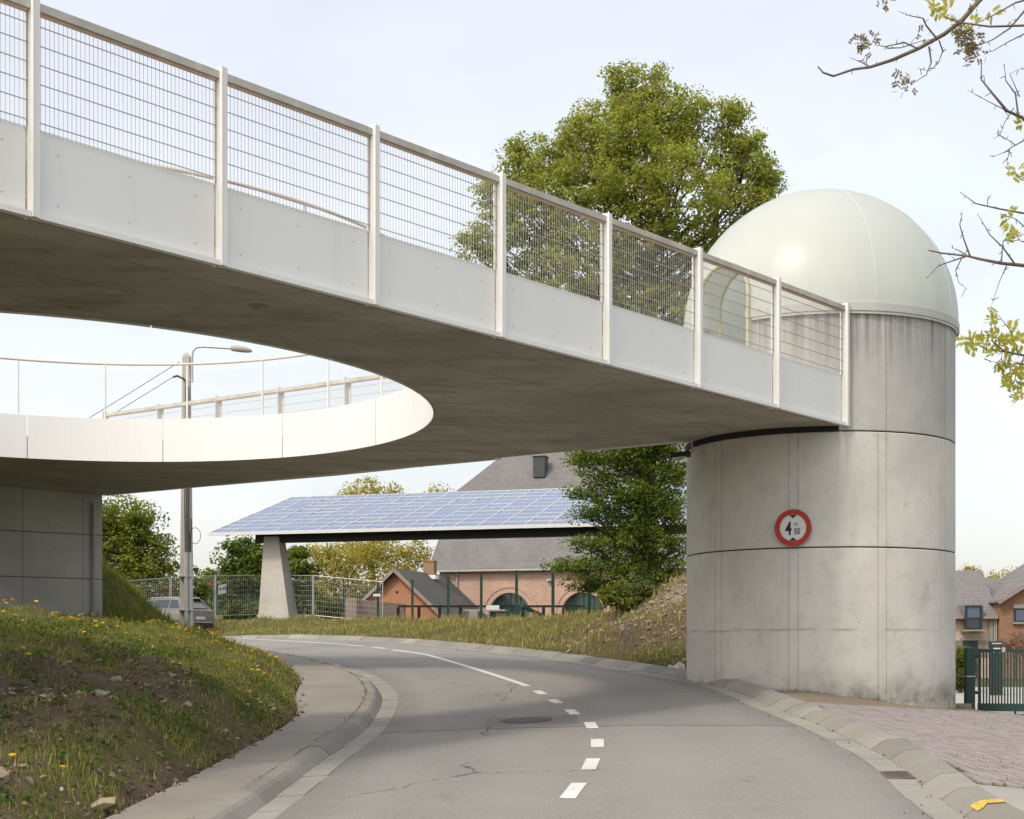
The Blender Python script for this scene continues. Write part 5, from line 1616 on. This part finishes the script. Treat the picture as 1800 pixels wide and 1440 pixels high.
# left tree beside the abutment
spec = [(215,915,50,42),(255,950,45,50),(200,985,60,60),(265,1010,48,46),(225,1050,70,40),(150,950,70,70),(295,1040,25,28),(160,1040,60,50)]
tree('bank_tree', 'round green tree on the far side of the abutment wall', (*P(205, 1085, 76)[:2], 2.6), lobe_px(76, spec), 32000, .17, [(.17,.22,.028), (.27,.30,.05), (.11,.15,.02)], clump=.62, per=60, seed=5, trunk_r=.3)
# chestnut by the pillar
spec = [(430,985,45,36),(400,1030,48,40),(460,1040,52,46),(520,1010,32,46),(540,1055,28,32),(375,1060,30,30),(440,1075,70,25)]
tree('chestnut_tree', 'dense dark green chestnut tree behind the tapered pillar', (*P(455, 1090, 92)[:2], 2.9), lobe_px(92, spec), 22000, .24, [(.10,.155,.02), (.20,.25,.04), (.06,.10,.015)], clump=.62, per=50, seed=6, trunk_r=.28)
# loose yellow-green trees
YG = [(.36,.34,.06), (.50,.45,.10), (.30,.24,.08)]
for i, (bx, d, spec, nl, lab) in enumerate([
    (655, 112, [(650,865,45,22),(700,872,25,18),(620,880,30,20),(655,915,60,30),(650,970,70,30)], 6500, 'yellow-green tree whose top shows above the solar canopy'),
    (590, 108, [(560,985,40,30),(600,1000,45,40),(570,1040,45,40),(620,1045,35,40)], 7000, 'loose yellow-green tree under the canopy beside the chestnut'),
    (690, 110, [(660,975,45,30),(720,975,42,30),(690,1010,50,34),(745,985,22,25),(650,1040,40,34)], 5200, 'thin yellow tree with bare limbs behind the outbuilding'),
    (780, 116, [(770,866,22,12),(790,872,14,10),(776,900,26,20)], 900, 'sparse yellow tree tip beside the hall roof')]):
    tree('yellow_tree', lab, (*P(bx, 1090, d)[:2], 2.9), lobe_px(d, spec), nl, .20, YG, clump=.7, per=24, seed=20+i, trunk_r=.24, group='yellow-green trees behind the canopy', shell=.4)
# low undergrowth between the trees, seen through the fence
tree('hedge_tree', 'dark low hedge of bushes closing the view behind the site fence', (*P(500, 1100, 97)[:2], 2.9), lobe_px(97, [(x, 1078+6*sin(x), 34, 24) for x in range(330, 640, 38)]), 15000, .22, [(.07,.11,.02), (.16,.19,.04), (.20,.20,.05)], clump=.6, per=40, seed=51, trunk_r=.12, cat='hedge', parts=('stems', 'foliage'), trunk_top=P(500, 1070, 97), shell=.7)
# shrubs
def shrub(name, label, px_, py_, d, w, h, nl, size, pal, seed, group=None, cat='shrub'):
    c = P(px_, py_, d); zb = g1(c[0], c[1])
    lb = [(c[0]+dx*w, c[1]+dy*w*.6, c[2]+dz*h, w*s, w*s*.8, h*s) for dx, dy, dz, s in ((-.4,0,-.2,.6),(.35,.2,-.15,.65),(0,-.2,.25,.7),(.1,.2,-.5,.7))]
    return tree(name, label, (c[0], c[1], min(zb, c[2]-h*.6)), lb, nl, size, pal, clump=.20, per=24, seed=seed, trunk_r=.05, cat=cat, group=group, parts=('stems', 'foliage'), trunk_top=c)
shrub('bank_shrub', 'slim green shrub right beside the lamp pole', 343, 1045, 66, .7, 1.3, 1600, .15, [(.10,.15,.03),(.16,.2,.05)], 31)
shrub('bank_shrub', 'grey-green shrub on the crest of the earth mound', 1118, 1040, 41.2, .75, .45, 2600, .09, [(.13,.16,.06),(.20,.22,.09)], 32)
shrub('bank_shrub', 'bright green weed clump below the big tree on the mound', 1085, 1048, 40.5, .6, .4, 2000, .09, [(.14,.19,.03),(.22,.25,.05)], 33)
shrub('bank_shrub', 'leafy shrub filling the gap behind the fence panels', 330, 1070, 74, 1.6, .9, 2600, .18, [(.08,.12,.03),(.14,.17,.04)], 36)
shrub('hedge_shrub', 'clipped yellow-green bush between tower and gate post', 1688, 1165, 56, .55, .75, 3000, .09, [(.10,.14,.015),(.26,.27,.03)], 34)
shrub('hedge_shrub', 'low green bush beneath the clipped one by the gate', 1689, 1195, 55, .45, .45, 1500, .09, [(.05,.08,.015),(.12,.15,.03)], 37)
shrub('hedge_shrub', 'bare red-brown shrub in front of the brown house', 1785, 1135, 80, 1.6, .8, 2600, .07, [(.16,.09,.07),(.22,.13,.10)], 35)
for i, (x, y, s) in enumerate(((1705, 1003, 10), (1775, 1012, 16), (1752, 1015, 12))):
    tree('bare_tree', ('sparse yellow tree tip over the pink house roof', 'leafless pale tree above the brown house', 'thin tree between the two house roofs')[i], (*P(x, 1140, 118)[:2], 0), lobe_px(118, [(x, y, s*1.3, s*.9), (x-s*.6, y+8, s, s)]), 260, .20, YG, clump=.5, per=5, seed=40+i, trunk_r=.12, group='trees beyond the houses', shell=.3)

# ash tree at the right, reaching into the picture
DA = 15.0
ash = thing('ash_tree', (7.4, 15.6, g1(7.4, 15.6)), 'budding ash tree branches reaching in beside the tower', 'tree')
tb = np.array([7.4, 15.6, g1(7.4, 15.6)])
B = [  # px polylines, start radius
 ([(1830,-90),(1770,-45),(1722,0),(1690,37),(1660,60),(1615,85),(1570,105),(1530,118),(1500,122),(1465,134),(1447,128),(1438,117)], .030),
 ([(1530,118),(1515,110),(1493,101)], .008), ([(1612,85),(1590,75),(1575,78),(1555,82),(1537,79)], .010),
 ([(1645,66),(1628,45),(1622,32),(1600,28),(1580,20)], .010), ([(1633,82),(1637,110),(1628,132),(1602,148)], .010),
 ([(1651,72),(1657,90),(1650,110),(1634,125),(1612,120)], .008), ([(1560,85),(1585,84),(1620,72),(1650,68)], .007),
 ([(1840,42),(1800,45),(1740,47),(1690,40),(1660,30),(1640,12)], .014), ([(1840,-10),(1785,5),(1750,25),(1715,42)], .012),
 ([(1840,-5),(1800,20),(1775,50),(1745,70),(1720,80)], .014), ([(1800,60),(1770,75),(1745,90),(1732,92)], .007),
 ([(1850,225),(1800,208),(1770,195),(1745,165),(1725,140),(1725,110)], .020), ([(1790,204),(1785,165),(1768,142),(1765,112)], .010),
 ([(1770,195),(1740,180),(1700,158)], .007), ([(1792,170),(1775,130),(1800,118)], .006), ([(1782,190),(1766,215),(1758,238),(1745,245)], .006),
 ([(1850,225),(1800,247),(1780,258),(1765,268),(1745,276)], .009), ([(1775,262),(1770,285),(1773,302)], .005), ([(1785,255),(1770,245),(1750,233)], .005),
 ([(1850,388),(1800,375),(1760,368),(1715,358),(1688,338)], .014), ([(1736,363),(1737,343)], .005),
 ([(1860,474),(1800,467),(1760,463),(1720,455),(1700,450),(1655,445),(1632,440)], .022), ([(1700,450),(1650,467),(1628,490)], .009),
 ([(1705,450),(1694,420),(1687,395),(1692,372)], .010), ([(1690,455),(1680,475),(1685,497),(1700,508)], .007),
 ([(1785,466),(1763,435),(1740,413),(1718,375)], .010), ([(1770,465),(1755,500),(1742,540)], .006), ([(1700,449),(1685,440),(1673,436)], .006), ([(1760,462),(1763,425),(1800,412)], .008),
 ([(1870,640),(1800,625),(1765,618),(1745,600),(1741,565)], .016), ([(1765,618),(1735,615),(1705,600)], .009), ([(1790,623),(1775,580),(1745,542)], .008), ([(1800,628),(1785,660),(1780,690)], .008), ([(1800,640),(1760,640),(1730,632)], .007),
 ([(1860,330),(1810,318),(1790,308)], .010), ([(1860,400),(1800,398),(1785,385),(1770,380)], .009), ([(1840,420),(1795,425),(1785,412)], .008)]
m = MB(); rr_ = np.random.default_rng(9)
limb_ends = []
for pl, r0 in B:
    off = rr_.uniform(-.35, .35)
    pts = [P(x, y, DA+off+.12*sin(i*1.7)) for i, (x, y) in enumerate(pl)]
    n = len(pts); m.tube(pts, [r0*(1-.75*i/(n-1)) for i in range(n)], 6)
    if pl[0][0] > 1803: limb_ends.append((pts[0], r0))
    # little side buds
    for i in range(1, n):
        for q in range(2):
            f = rr_.uniform(0, 1); a = pts[i-1]+(pts[i]-pts[i-1])*f; m.tube([a, a+rr_.normal(0, .03, 3)], [.005, .003], 4)
tt_ = [tb+np.array([0, 0, -.3]), tb+np.array([.1, 0, 1.5]), tb+np.array([0, .1, 3.4]), tb+np.array([.15, .1, 5.5]), tb+np.array([.1, 0, 7.6]), tb+np.array([.2, .1, 9.5])]
m.tube(tt_, [.26, .2, .17, .13, .09, .03], 10)
for e, r0 in limb_ends:
    z = np.clip(e[2]-1.0, tb[2]+1.2, tb[2]+8.5); a = np.array([tb[0]+.1, tb[1]+.05, z])
    m.tube([a, (a+e)/2+np.array([0, 0, -.12]), e], [max(r0*2.2, .03), r0*1.5, r0], 7, cap=False)
m.build('trunk', M['bark_grey'], ash, smooth=True)
# compound leaves and flower clusters
def sprays(spots, r, n_per, pal, ln):
    C_ = []; T_ = []
    for x, y, sp, cnt in spots:
        for _ in range(cnt):
            c = P(x+r.normal(0, sp), y+r.normal(0, sp), DA+r.normal(0, .15))
            ax = unit(r.normal(0, 1, 3)+np.array([0, 0, -.2])); sd = unit(np.cross(ax, r.normal(0, 1, 3)))
            for k in range(n_per):
                for s in (-1, 1):
                    C_.append((c+ax*ln*(k/n_per), unit(sd*s+ax*.7), np.cross(ax, sd))); T_.append(pal[0]+(pal[1]-pal[0])*r.uniform(0, 1))
    return C_, np.array(T_)
def lance(C_, T_, L, w):
    V = []; 
    for c, a, nrm in C_:
        s = np.cross(a, nrm); s = s/(np.linalg.norm(s)+1e-9)
        l = L*rr_.uniform(.7, 1.3)
        V += [c, c+a*l*.5+s*w, c+a*l, c+a*l*.5-s*w]
    n = len(C_); return np.array(V), np.arange(4*n).reshape(n, 4), np.repeat(np.c_[T_, np.ones(n)], 4, 0)
S1, T1 = sprays([(1742,562,7,9),(1718,602,9,9),(1745,608,14,14),(1765,630,14,16),(1782,655,12,14),(1790,685,10,10),(1700,600,6,5),(1785,590,10,8),(1760,600,8,6),(1640,8,6,5),(1665,24,6,5),(1790,308,6,6),(1770,382,6,5),(1786,414,6,5),(1712,36,4,3),(1798,215,4,3),(1742,22,4,3)], rr_, 4, np.array([(.36,.36,.045), (.52,.50,.09)]), .085)
V, F, col = lance(S1, T1, .075, .013); mk('leaf_sprays', V, F, M['leaf'], ash, col=col)
S2, T2 = sprays([(1520,72,9,30),(1588,145,8,26),(1705,78,13,70),(1690,52,9,26),(1555,6,8,10),(1625,62,8,6),(1720,12,8,8)], rr_, 4, np.array([(.12,.085,.045), (.24,.20,.08)]), .06)
V, F, col = lance(S2, T2, .036, .008); mk('flower_clusters', V, F, M['leaf'], ash, col=col)

# ------------------------------------------------------------------ grass, flowers and stones on the banks
def scatter(n, x0, x1, y0, y1, dens, r):
    X = r.uniform(x0, x1, n); Y = r.uniform(y0, y1, n)
    k = r.uniform(0, 1, n) < dens(X, Y)
    return X[k], Y[k]
def fbm(X, Y, s, seed):
    q = np.random.default_rng(seed); v = 0
    for i in range(6):
        k = q.normal(0, 1, 2)*s*(1.6**i); v = v+np.sin(k[0]*X+k[1]*Y+q.uniform(0, 6.28))/(1.5**i)
    return v/2.2
def blades(X, Y, hmin, hmax, w, pal, r, lean=.5):
    n = len(X); Z = G(X, Y)
    th = r.uniform(0, 2*pi, n); h = r.uniform(hmin, hmax, n)*r.uniform(.6, 1.2, n)*np.where(r.uniform(0, 1, n) < .06, 1.9, 1)*(1+.45*fbm(X, Y, 1.7, 18))
    d = np.stack([np.cos(th), np.sin(th), np.zeros(n)], 1); l = r.uniform(.05, lean, n)[:, None]*h[:, None]
    th2 = r.uniform(0, 2*pi, n); e = np.stack([np.cos(th2), np.sin(th2), np.zeros(n)], 1)
    b = np.stack([X, Y, Z-.01], 1); up = np.array([0, 0, 1.])
    ww = w*r.uniform(.6, 1.4, n)[:, None]
    V = np.stack([b-e*ww, b+e*ww, b+e*ww*.6+d*l*.4+up*h[:, None]*.6, b+d*l*1.1+up*h[:, None], b-e*ww*.6+d*l*.4+up*h[:, None]*.6], 1)
    V = V[:, [0, 1, 2, 3, 4]]
    base = 5*np.arange(n)[:, None]
    pal = np.array(pal); f = np.clip(.5+.5*fbm(X, Y, .9, 3)+r.normal(0, .25, n), 0, 1)
    c = pal[0]+(pal[1]-pal[0])*f[:, None]
    dry = r.uniform(0, 1, n) < pal_dry[0]; c[dry] = pal[2]*r.uniform(.7, 1.2, dry.sum())[:, None]
    col = np.repeat(np.c_[c*r.uniform(.75, 1.2, n)[:, None], np.ones(n)], 5, 0)
    F = np.concatenate([base+np.array([[0, 1, 2, 4]]), ], 0); F3 = base+np.array([[4, 2, 3, 3]])
    return V.reshape(-1, 3), F, base+np.array([[4, 2, 3]]), col
pal_dry = [.18]
def grass_obj(name, X, Y, hmin, hmax, w, pal, seed, label, dry=.18, lean=.6):
    pal_dry[0] = dry
    r = np.random.default_rng(seed)
    V, Fq, Ft, col = blades(X, Y, hmin, hmax, w, pal, r, lean)
    F = np.vstack([Fq[:, [0, 1, 2]], Fq[:, [0, 2, 3]], Ft])
    return stuff(mk(name, V, F, M['grass'], col=col, org=(float(X.mean()), float(Y.mean()), 0)), label, 'grass')
r1 = np.random.default_rng(77)
def dl_(X, Y): return -sdist(X, Y, SO)
def dens_left(X, Y):
    d = dl_(X, Y); s = soilness(X, Y); f = fbm(X, Y, 1.1, 8)
    k = np.where(d > .05, np.clip(1.02-1.05*s+.65*f, .03, 1), 0)
    px_ = 900+FPX*X/Y
    return k*np.where((px_ > -60) & (d < 9), 1, 0)*np.clip(26/np.maximum(Y, 1), .25, 1)**1.2
X, Y = scatter(330000, -13.5, -3.2, 10, 46, dens_left, r1)
print('blades', len(X))
grass_obj('grass', X, Y, .035, .125, .0065, [(.12,.165,.024), (.29,.30,.055), (.40,.34,.15)], 1, 'short rough grass and weeds on the near roadside bank', .24)
def dens_far(X, Y):
    d = sdist(X, Y, RE); s = soilness(X, Y); f = fbm(X, Y, .8, 12)
    return np.where((d > .75) & (d < 9) & (Y > 30.2) & (X < 6.5), np.clip(1.15-.8*s+.45*f, .12, 1), 0)
X, Y = scatter(190000, -22, 6.5, 30, 66, dens_far, r1)
print('blades far', len(X))
grass_obj('grass', X, Y, .06, .19, .012, [(.19,.20,.04), (.31,.29,.08), (.44,.36,.18)], 2, 'mown yellowish grass on the far bank of the road', .38)
def dens_hill(X, Y):
    d = dl_(X, Y); return np.where((d > 1) & (np.hypot(X+12.5, Y-45) < 6.5), 1, 0)
X, Y = scatter(40000, -20, -7, 39, 52, dens_hill, r1)
grass_obj('grass', X, Y, .10, .30, .012, [(.10,.15,.02), (.18,.22,.035), (.27,.24,.09)], 3, 'long green grass on the slope beside the abutment wall', .12)
# tufts along kerb joints, paving seams and the tower foot
def dens_edge(X, Y):
    d = dl_(X, Y); dr = sdist(X, Y, RE); tw_ = np.hypot(X-TC[0], Y-TC[1])
    return np.where((np.abs(tw_-TR-.12) < .10) & (Y < 31) & (dr > .72), .6, 0)*np.clip(.5+fbm(X, Y, 1.5, 4), .1, 1)
X, Y = scatter(26000, 3.2, 10, 26.5, 32, dens_edge, r1)
grass_obj('grass', X, Y, .02, .07, .006, [(.12,.14,.03), (.2,.2,.06), (.27,.22,.12)], 4, 'sparse weeds and litter along the foot of the tower', .5)
def seam_weeds():
    r = np.random.default_rng(6); X = []; Y = []
    nn = normals2(LE)
    for p, n in zip(LE, nn):
        if 10 < p[1] < 40:
            for _ in range(34):
                if fbm(np.array([p[0]*3]), np.array([p[1]*1.1]), 1., 6)[0]+r.normal(0, .3) > .15:
                    q = p-n*(.612+r.normal(0, .02))+np.array([-n[1], n[0]])*r.uniform(-.3, .3); X.append(q[0]); Y.append(q[1])
    return np.array(X), np.array(Y)
X, Y = seam_weeds()
V, Fq, Ft, col = blades(X, Y, .015, .05, .006, [(.11,.14,.03), (.18,.2,.05), (.25,.22,.1)], np.random.default_rng(2))
V = V.reshape(-1, 5, 3); dz = (plane(V[:, 0, 0], V[:, 0, 1])+.115-G(V[:, 0, 0], V[:, 0, 1])); V[:, :, 2] += dz[:, None]
stuff(mk('weeds', V.reshape(-1, 3), np.vstack([Fq[:, [0,1,2]], Fq[:, [0,2,3]], Ft]), M['grass'], col=col, org=(-3, 25, 0)), 'tiny weeds in the joint behind the kerb', 'weeds')
def pav_weeds():
    r = np.random.default_rng(26); n = 9000
    X = 4.5+(r.integers(0, 40, n)+.5)*PX+r.normal(.012, .012, n); Y = r.uniform(14.8, 27, n)
    k = in_pav(X, Y) & (fbm(X, Y, 1.1, 71)+r.normal(0, .15, n) > .42); return X[k], Y[k]
X, Y = pav_weeds()
V, Fq, Ft, col = blades(X, Y, .02, .045, .006, [(.13,.15,.03), (.22,.22,.05), (.25,.2,.1)], np.random.default_rng(4))
V[:, 2] += .02
stuff(mk('weeds', V, np.vstack([Fq[:, [0,1,2]], Fq[:, [0,2,3]], Ft]), M['grass'], col=col, org=(6, 20, 0)), 'tiny weeds growing in the joints of the pink paving', 'weeds')
# broad weeds: low leafy rosettes on the shaded bank face
def dens_ros(X, Y):
    d = dl_(X, Y); return np.where((d > .2) & (d < 5), np.clip(.35+.7*fbm(X, Y, 1.3, 21), 0, 1), 0)
X, Y = scatter(5200, -10, -3.2, 10.5, 27, dens_ros, r1)
cen = []; 
for x, y, z in zip(X, Y, G(X, Y)):
    k = rng.integers(5, 12); cen.append(np.c_[x+rng.normal(0, .06, k), y+rng.normal(0, .06, k), z+rng.uniform(.01, .12, k)])
cen = np.vstack(cen); tn = np.array([(.055,.10,.02)])+rng.uniform(0, 1, (len(cen), 1))*np.array([(.07,.08,.015)])
V, F, col = leaves(cen, .055, tn, 1.6); stuff(mk('weeds', V, F, M['grass'], col=col, org=(-5, 18, 0)), 'leafy low weeds on the shaded face of the near bank', 'weeds')

# dandelions
yel = pm('dandelion_yellow', (.78,.50,.015), .7, .1, 30, bump=0); seedm = pm('seed_head_white', (.7,.7,.66), .9, .05, bump=0)
def flower(nm, mt, hd):
    m = MB(); m.tube([(0,0,-.03),(.004,.0,.06),(.0,.004,.125)], .0035, 4); V = list(m.V); F = list(m.F)
    f = MB()
    for k in range(10):
        t = 2*pi*k/10
        f.add([(0,0,.125),(hd*cos(t-.3),hd*sin(t-.3),.138),(hd*1.12*cos(t),hd*1.12*sin(t),.130),(hd*cos(t+.3),hd*sin(t+.3),.138)], [(0,1,2,3)])
    f.tube([(0,0,.118),(0,0,.140)], [hd*.35, hd*.75], 8)
    return m, f
mS, mF = flower('d', yel, .026)
meS = bpy.data.meshes.new('stem'); meS.from_pydata(mS.V, [], mS.F); meS.materials.append(pm('stem_green', (.13,.16,.05), .8, .1, bump=0))
meF = bpy.data.meshes.new('flower_head'); meF.from_pydata(mF.V, [], mF.F); meF.materials.append(yel)
pf = MB(); 
for th in np.linspace(.2, pi-.2, 5):
    for k in range(8):
        ph = 2*pi*k/8; d = np.array([sin(th)*cos(ph), sin(th)*sin(ph), cos(th)]); pf.obox(np.array([0, 0, .14])+d*.018, d*.014, np.array([-sin(ph), cos(ph), 0])*.005, np.cross(d, (-sin(ph), cos(ph), 0))*.005)
meP = bpy.data.meshes.new('seed_head'); meP.from_pydata(pf.V, [], pf.F); meP.materials.append(seedm)
def add_flower(x, y, kind, sc_):
    o = thing('dandelion', (x, y, g1(x, y)), 'yellow dandelion flower in the grass of the near bank' if kind else 'white dandelion seed head on the near bank', 'flower', 'yellow dandelions on the near bank' if kind else 'dandelion seed heads on the near bank')
    o.scale = (sc_,)*3; o.rotation_euler = (rnd.uniform(-.3, .3), rnd.uniform(-.3, .3), rnd.uniform(0, 6))
    for nm, me in (('stem', meS), ('flower_head' if kind else 'seed_head', meF if kind else meP)):
        c_ = bpy.data.objects.new(nm, me); C.objects.link(c_); c_.parent = o
def dens_d(X, Y):
    d = dl_(X, Y); px_ = 900+FPX*X/Y
    s = np.clip(1-1.3*soilness(X, Y), .02, 1)*np.clip(.5+1.1*fbm(X, Y, .8, 31), 0, 1)
    return np.where((d > .3) & (d < 6.5) & (px_ > 0) & (Y > 12), s, 0)*np.where(Y > 19, 1, .5)
X, Y = scatter(2600, -12, -3.5, 12, 42, dens_d, np.random.default_rng(5))
X, Y = X[:280], Y[:280]
zz = G(X, Y)
for i, (x, y) in enumerate(zip(X, Y)): add_flower(float(x), float(y), i % 17 != 0, rnd.uniform(.9, 1.4)*(1.0 if y < 25 else 1.1)*(1 if i % 17 else .62))

# stones
def stone_mesh(seed, n=12):
    r = np.random.default_rng(seed); import bmesh
    bm = bmesh.new(); bmesh.ops.create_icosphere(bm, subdivisions=1, radius=1)
    k = r.normal(0, 1, (4, 3)); 
    for v in bm.verts:
        c = np.array(v.co[:]); s = 1+.35*np.tanh(1.5*np.sin(c@k[0]*1.4))+.2*np.sin(c@k[1]*2); c = c*s
        for q in range(2):
            pl = unit(k[q+2]); dd = c@pl
            if dd > .55: c = c-pl*(dd-.55)
        v.co = c*np.array([1, .75, .5])
    me = bpy.data.meshes.new('stone'); bm.to_mesh(me); bm.free(); me.materials.append(M['stone']); return me
SM = [stone_mesh(s) for s in range(7)]
def stone(x, y, s, lab, grp, name='stone', mat=None):
    o = bpy.data.objects.new(name, SM[rnd.randrange(7)]); C.objects.link(o)
    o.location = (x, y, g1(x, y)+s*.12); o.scale = (s*rnd.uniform(.8, 1.3), s, s*rnd.uniform(.7, 1.1)); o.rotation_euler = (rnd.uniform(-.5, .5), rnd.uniform(-.5, .5), rnd.uniform(0, 6))
    tag(o, lab, 'stone', grp)
def dens_s(X, Y):
    d = dl_(X, Y); return np.where((d > .1) & (d < 3.6) & (900+FPX*X/Y > -20), np.clip(.4+.8*fbm(X, Y, 1.6, 14), 0, 1)*np.where(Y < 24, 1, .15), 0)
X, Y = scatter(900, -8, -3.2, 12.3, 30, dens_s, np.random.default_rng(15))
for x, y in zip(X[:130], Y[:130]): stone(float(x), float(y), float(rng.choice([.03,.045,.06,.09,.13], p=[.3,.3,.2,.14,.06])), 'small tan stone lying on the near roadside bank', 'stones on the near bank')
for x, y in ((-4.05, 14.2), (-4.3, 14.6)): pass
o = stone(-3.98, 14.35, .20, 'large pale stone at the foot of the near bank beside the footway', None)
def dens_m(X, Y): return np.exp(-(((X-4.1)/1.5)**2+((Y-39.0)/1.8)**2))+.05*np.where(sdist(X, Y, RE) > 1.2, 1, 0)
X, Y = scatter(900, -1, 6, 33, 43, dens_m, np.random.default_rng(16))
for x, y in zip(X[:60], Y[:60]): stone(float(x), float(y), float(rng.choice([.06,.09,.14], p=[.5,.35,.15])), 'small rubble stone on the earth mound by the tower', 'rubble on the mound')
# loose soil crumbs and pebbles, too small to pick apart
def crumbs(name, X, Y, Z, s0, s1, pal, seed, label):
    r = np.random.default_rng(seed); n = len(X)
    o6 = np.array([(1,0,0),(-1,0,0),(0,1,0),(0,-1,0),(0,0,1),(0,0,-.6)], float)
    f8 = np.array([(0,2,4),(2,1,4),(1,3,4),(3,0,4),(2,0,5),(1,2,5),(3,1,5),(0,3,5)])
    s = s0+(s1-s0)*r.uniform(0, 1, n)**3
    V = o6[None]*r.uniform(.6, 1.3, (n, 6, 1))*s[:, None, None]+np.stack([X, Y, Z], 1)[:, None]+r.normal(0, .2, (n, 6, 3))*s[:, None, None]
    F = (6*np.arange(n)[:, None, None]+f8[None]).reshape(-1, 3)
    pal = np.array(pal); c = pal[r.integers(0, len(pal), n)]*r.uniform(.75, 1.25, n)[:, None]
    return stuff(mk(name, V.reshape(-1, 3), F, M['crumb'], col=np.repeat(np.c_[c, np.ones(n)], 6, 0), org=(float(X.mean()), float(Y.mean()), 0)), label, 'soil')
t_ = NT('soil_crumbs'); t_.principled(t_.n('VertexColor', dict(layer_name='tint')).outputs[0], .95, None, spec=.1); M['crumb'] = t_.m
def dens_c(X, Y):
    d = dl_(X, Y); return np.where((d > -.12) & (d < 4.5) & (900+FPX*X/Y > -30), np.clip(.06+.9*soilness(X, Y)*np.clip(.5+.8*fbm(X, Y, 1.2, 44), .1, 1)+.5*np.exp(-(d/.25)**2), 0, 1), 0)*np.where(Y < 26, 1, .3)
X, Y = scatter(26000, -9.5, -3.1, 11, 40, dens_c, np.random.default_rng(61))
crumbs('soil_crumbs', X, Y, np.maximum(G(X, Y), np.where(dl_(X, Y) < 0, plane(X, Y)+.125, -9))+.004, .006, .05, [(.13,.095,.06),(.19,.145,.095),(.10,.075,.05),(.30,.24,.16)], 3, 'loose soil crumbs and pebbles on the near bank')
X, Y = scatter(9000, -2, 6.4, 31, 44, lambda X, Y: np.where(sdist(X, Y, RE) > .8, np.clip(.05+.8*soilness(X, Y), 0, 1), 0), np.random.default_rng(62))
crumbs('soil_crumbs', X, Y, G(X, Y)+.005, .01, .07, [(.22,.17,.115),(.30,.24,.17),(.16,.12,.08),(.40,.34,.25)], 4, 'loose earth and rubble crumbs on the mound')
nnR = normals2(RE); r6 = np.random.default_rng(8); k6 = r6.integers(0, len(RE), 1500); k6 = k6[(RE[k6, 1] > 11) & (RE[k6, 1] < 34)]
off6 = np.where(r6.uniform(0, 1, len(k6)) < .7, r6.normal(.30, .03, len(k6)), r6.normal(.0, .10, len(k6)))
pp6 = RE[k6]+nnR[k6]*off6[:, None]+np.stack([-nnR[k6][:, 1], nnR[k6][:, 0]], 1)*r6.uniform(-.25, .25, len(k6))[:, None]
crumbs('gutter_litter', pp6[:, 0], pp6[:, 1], plane(pp6[:, 0], pp6[:, 1])+.008, .004, .016, [(.10,.075,.045),(.16,.12,.06),(.22,.18,.10),(.06,.05,.035)], 5, 'leaf litter and grit lying in the kerb gutter')
# concrete block and crumpled sheet on the mound
b_ = P(1101, 1084, 37.5); zg = g1(b_[0], b_[1])
o = MB().obox((b_[0], b_[1], zg+.06), (.11,.05,0), (-.04,.09,0), (0,0,.08)).build('rubble_block', M['kerb']); tag(o, 'square grey concrete block on the mound slope', 'block')
s_ = P(1185, 1105, 32.2); 
V = []; F = []
for j in range(9):
    for i in range(12):
        x = s_[0]+(i-6)*.05; y = s_[1]+(j-4)*.07; V.append((x, y, g1(x, y)+.07+.05*sin(i*1.3+j*.7)*cos(j*1.1)))
F = [(j*12+i, j*12+i+1, j*12+13+i, j*12+12+i) for j in range(8) for i in range(11)]
V += [(x, y, z-.015) for x, y, z in V]; F += [tuple(108+q for q in reversed(f)) for f in F]
tag(mk('crumpled_sheet', V, F, pm('dirty_white_sheet', (.52,.50,.46), .7, .15, 5, bump=.1)), 'crumpled dirty white sheet on the bank beside the tower', 'sheet')
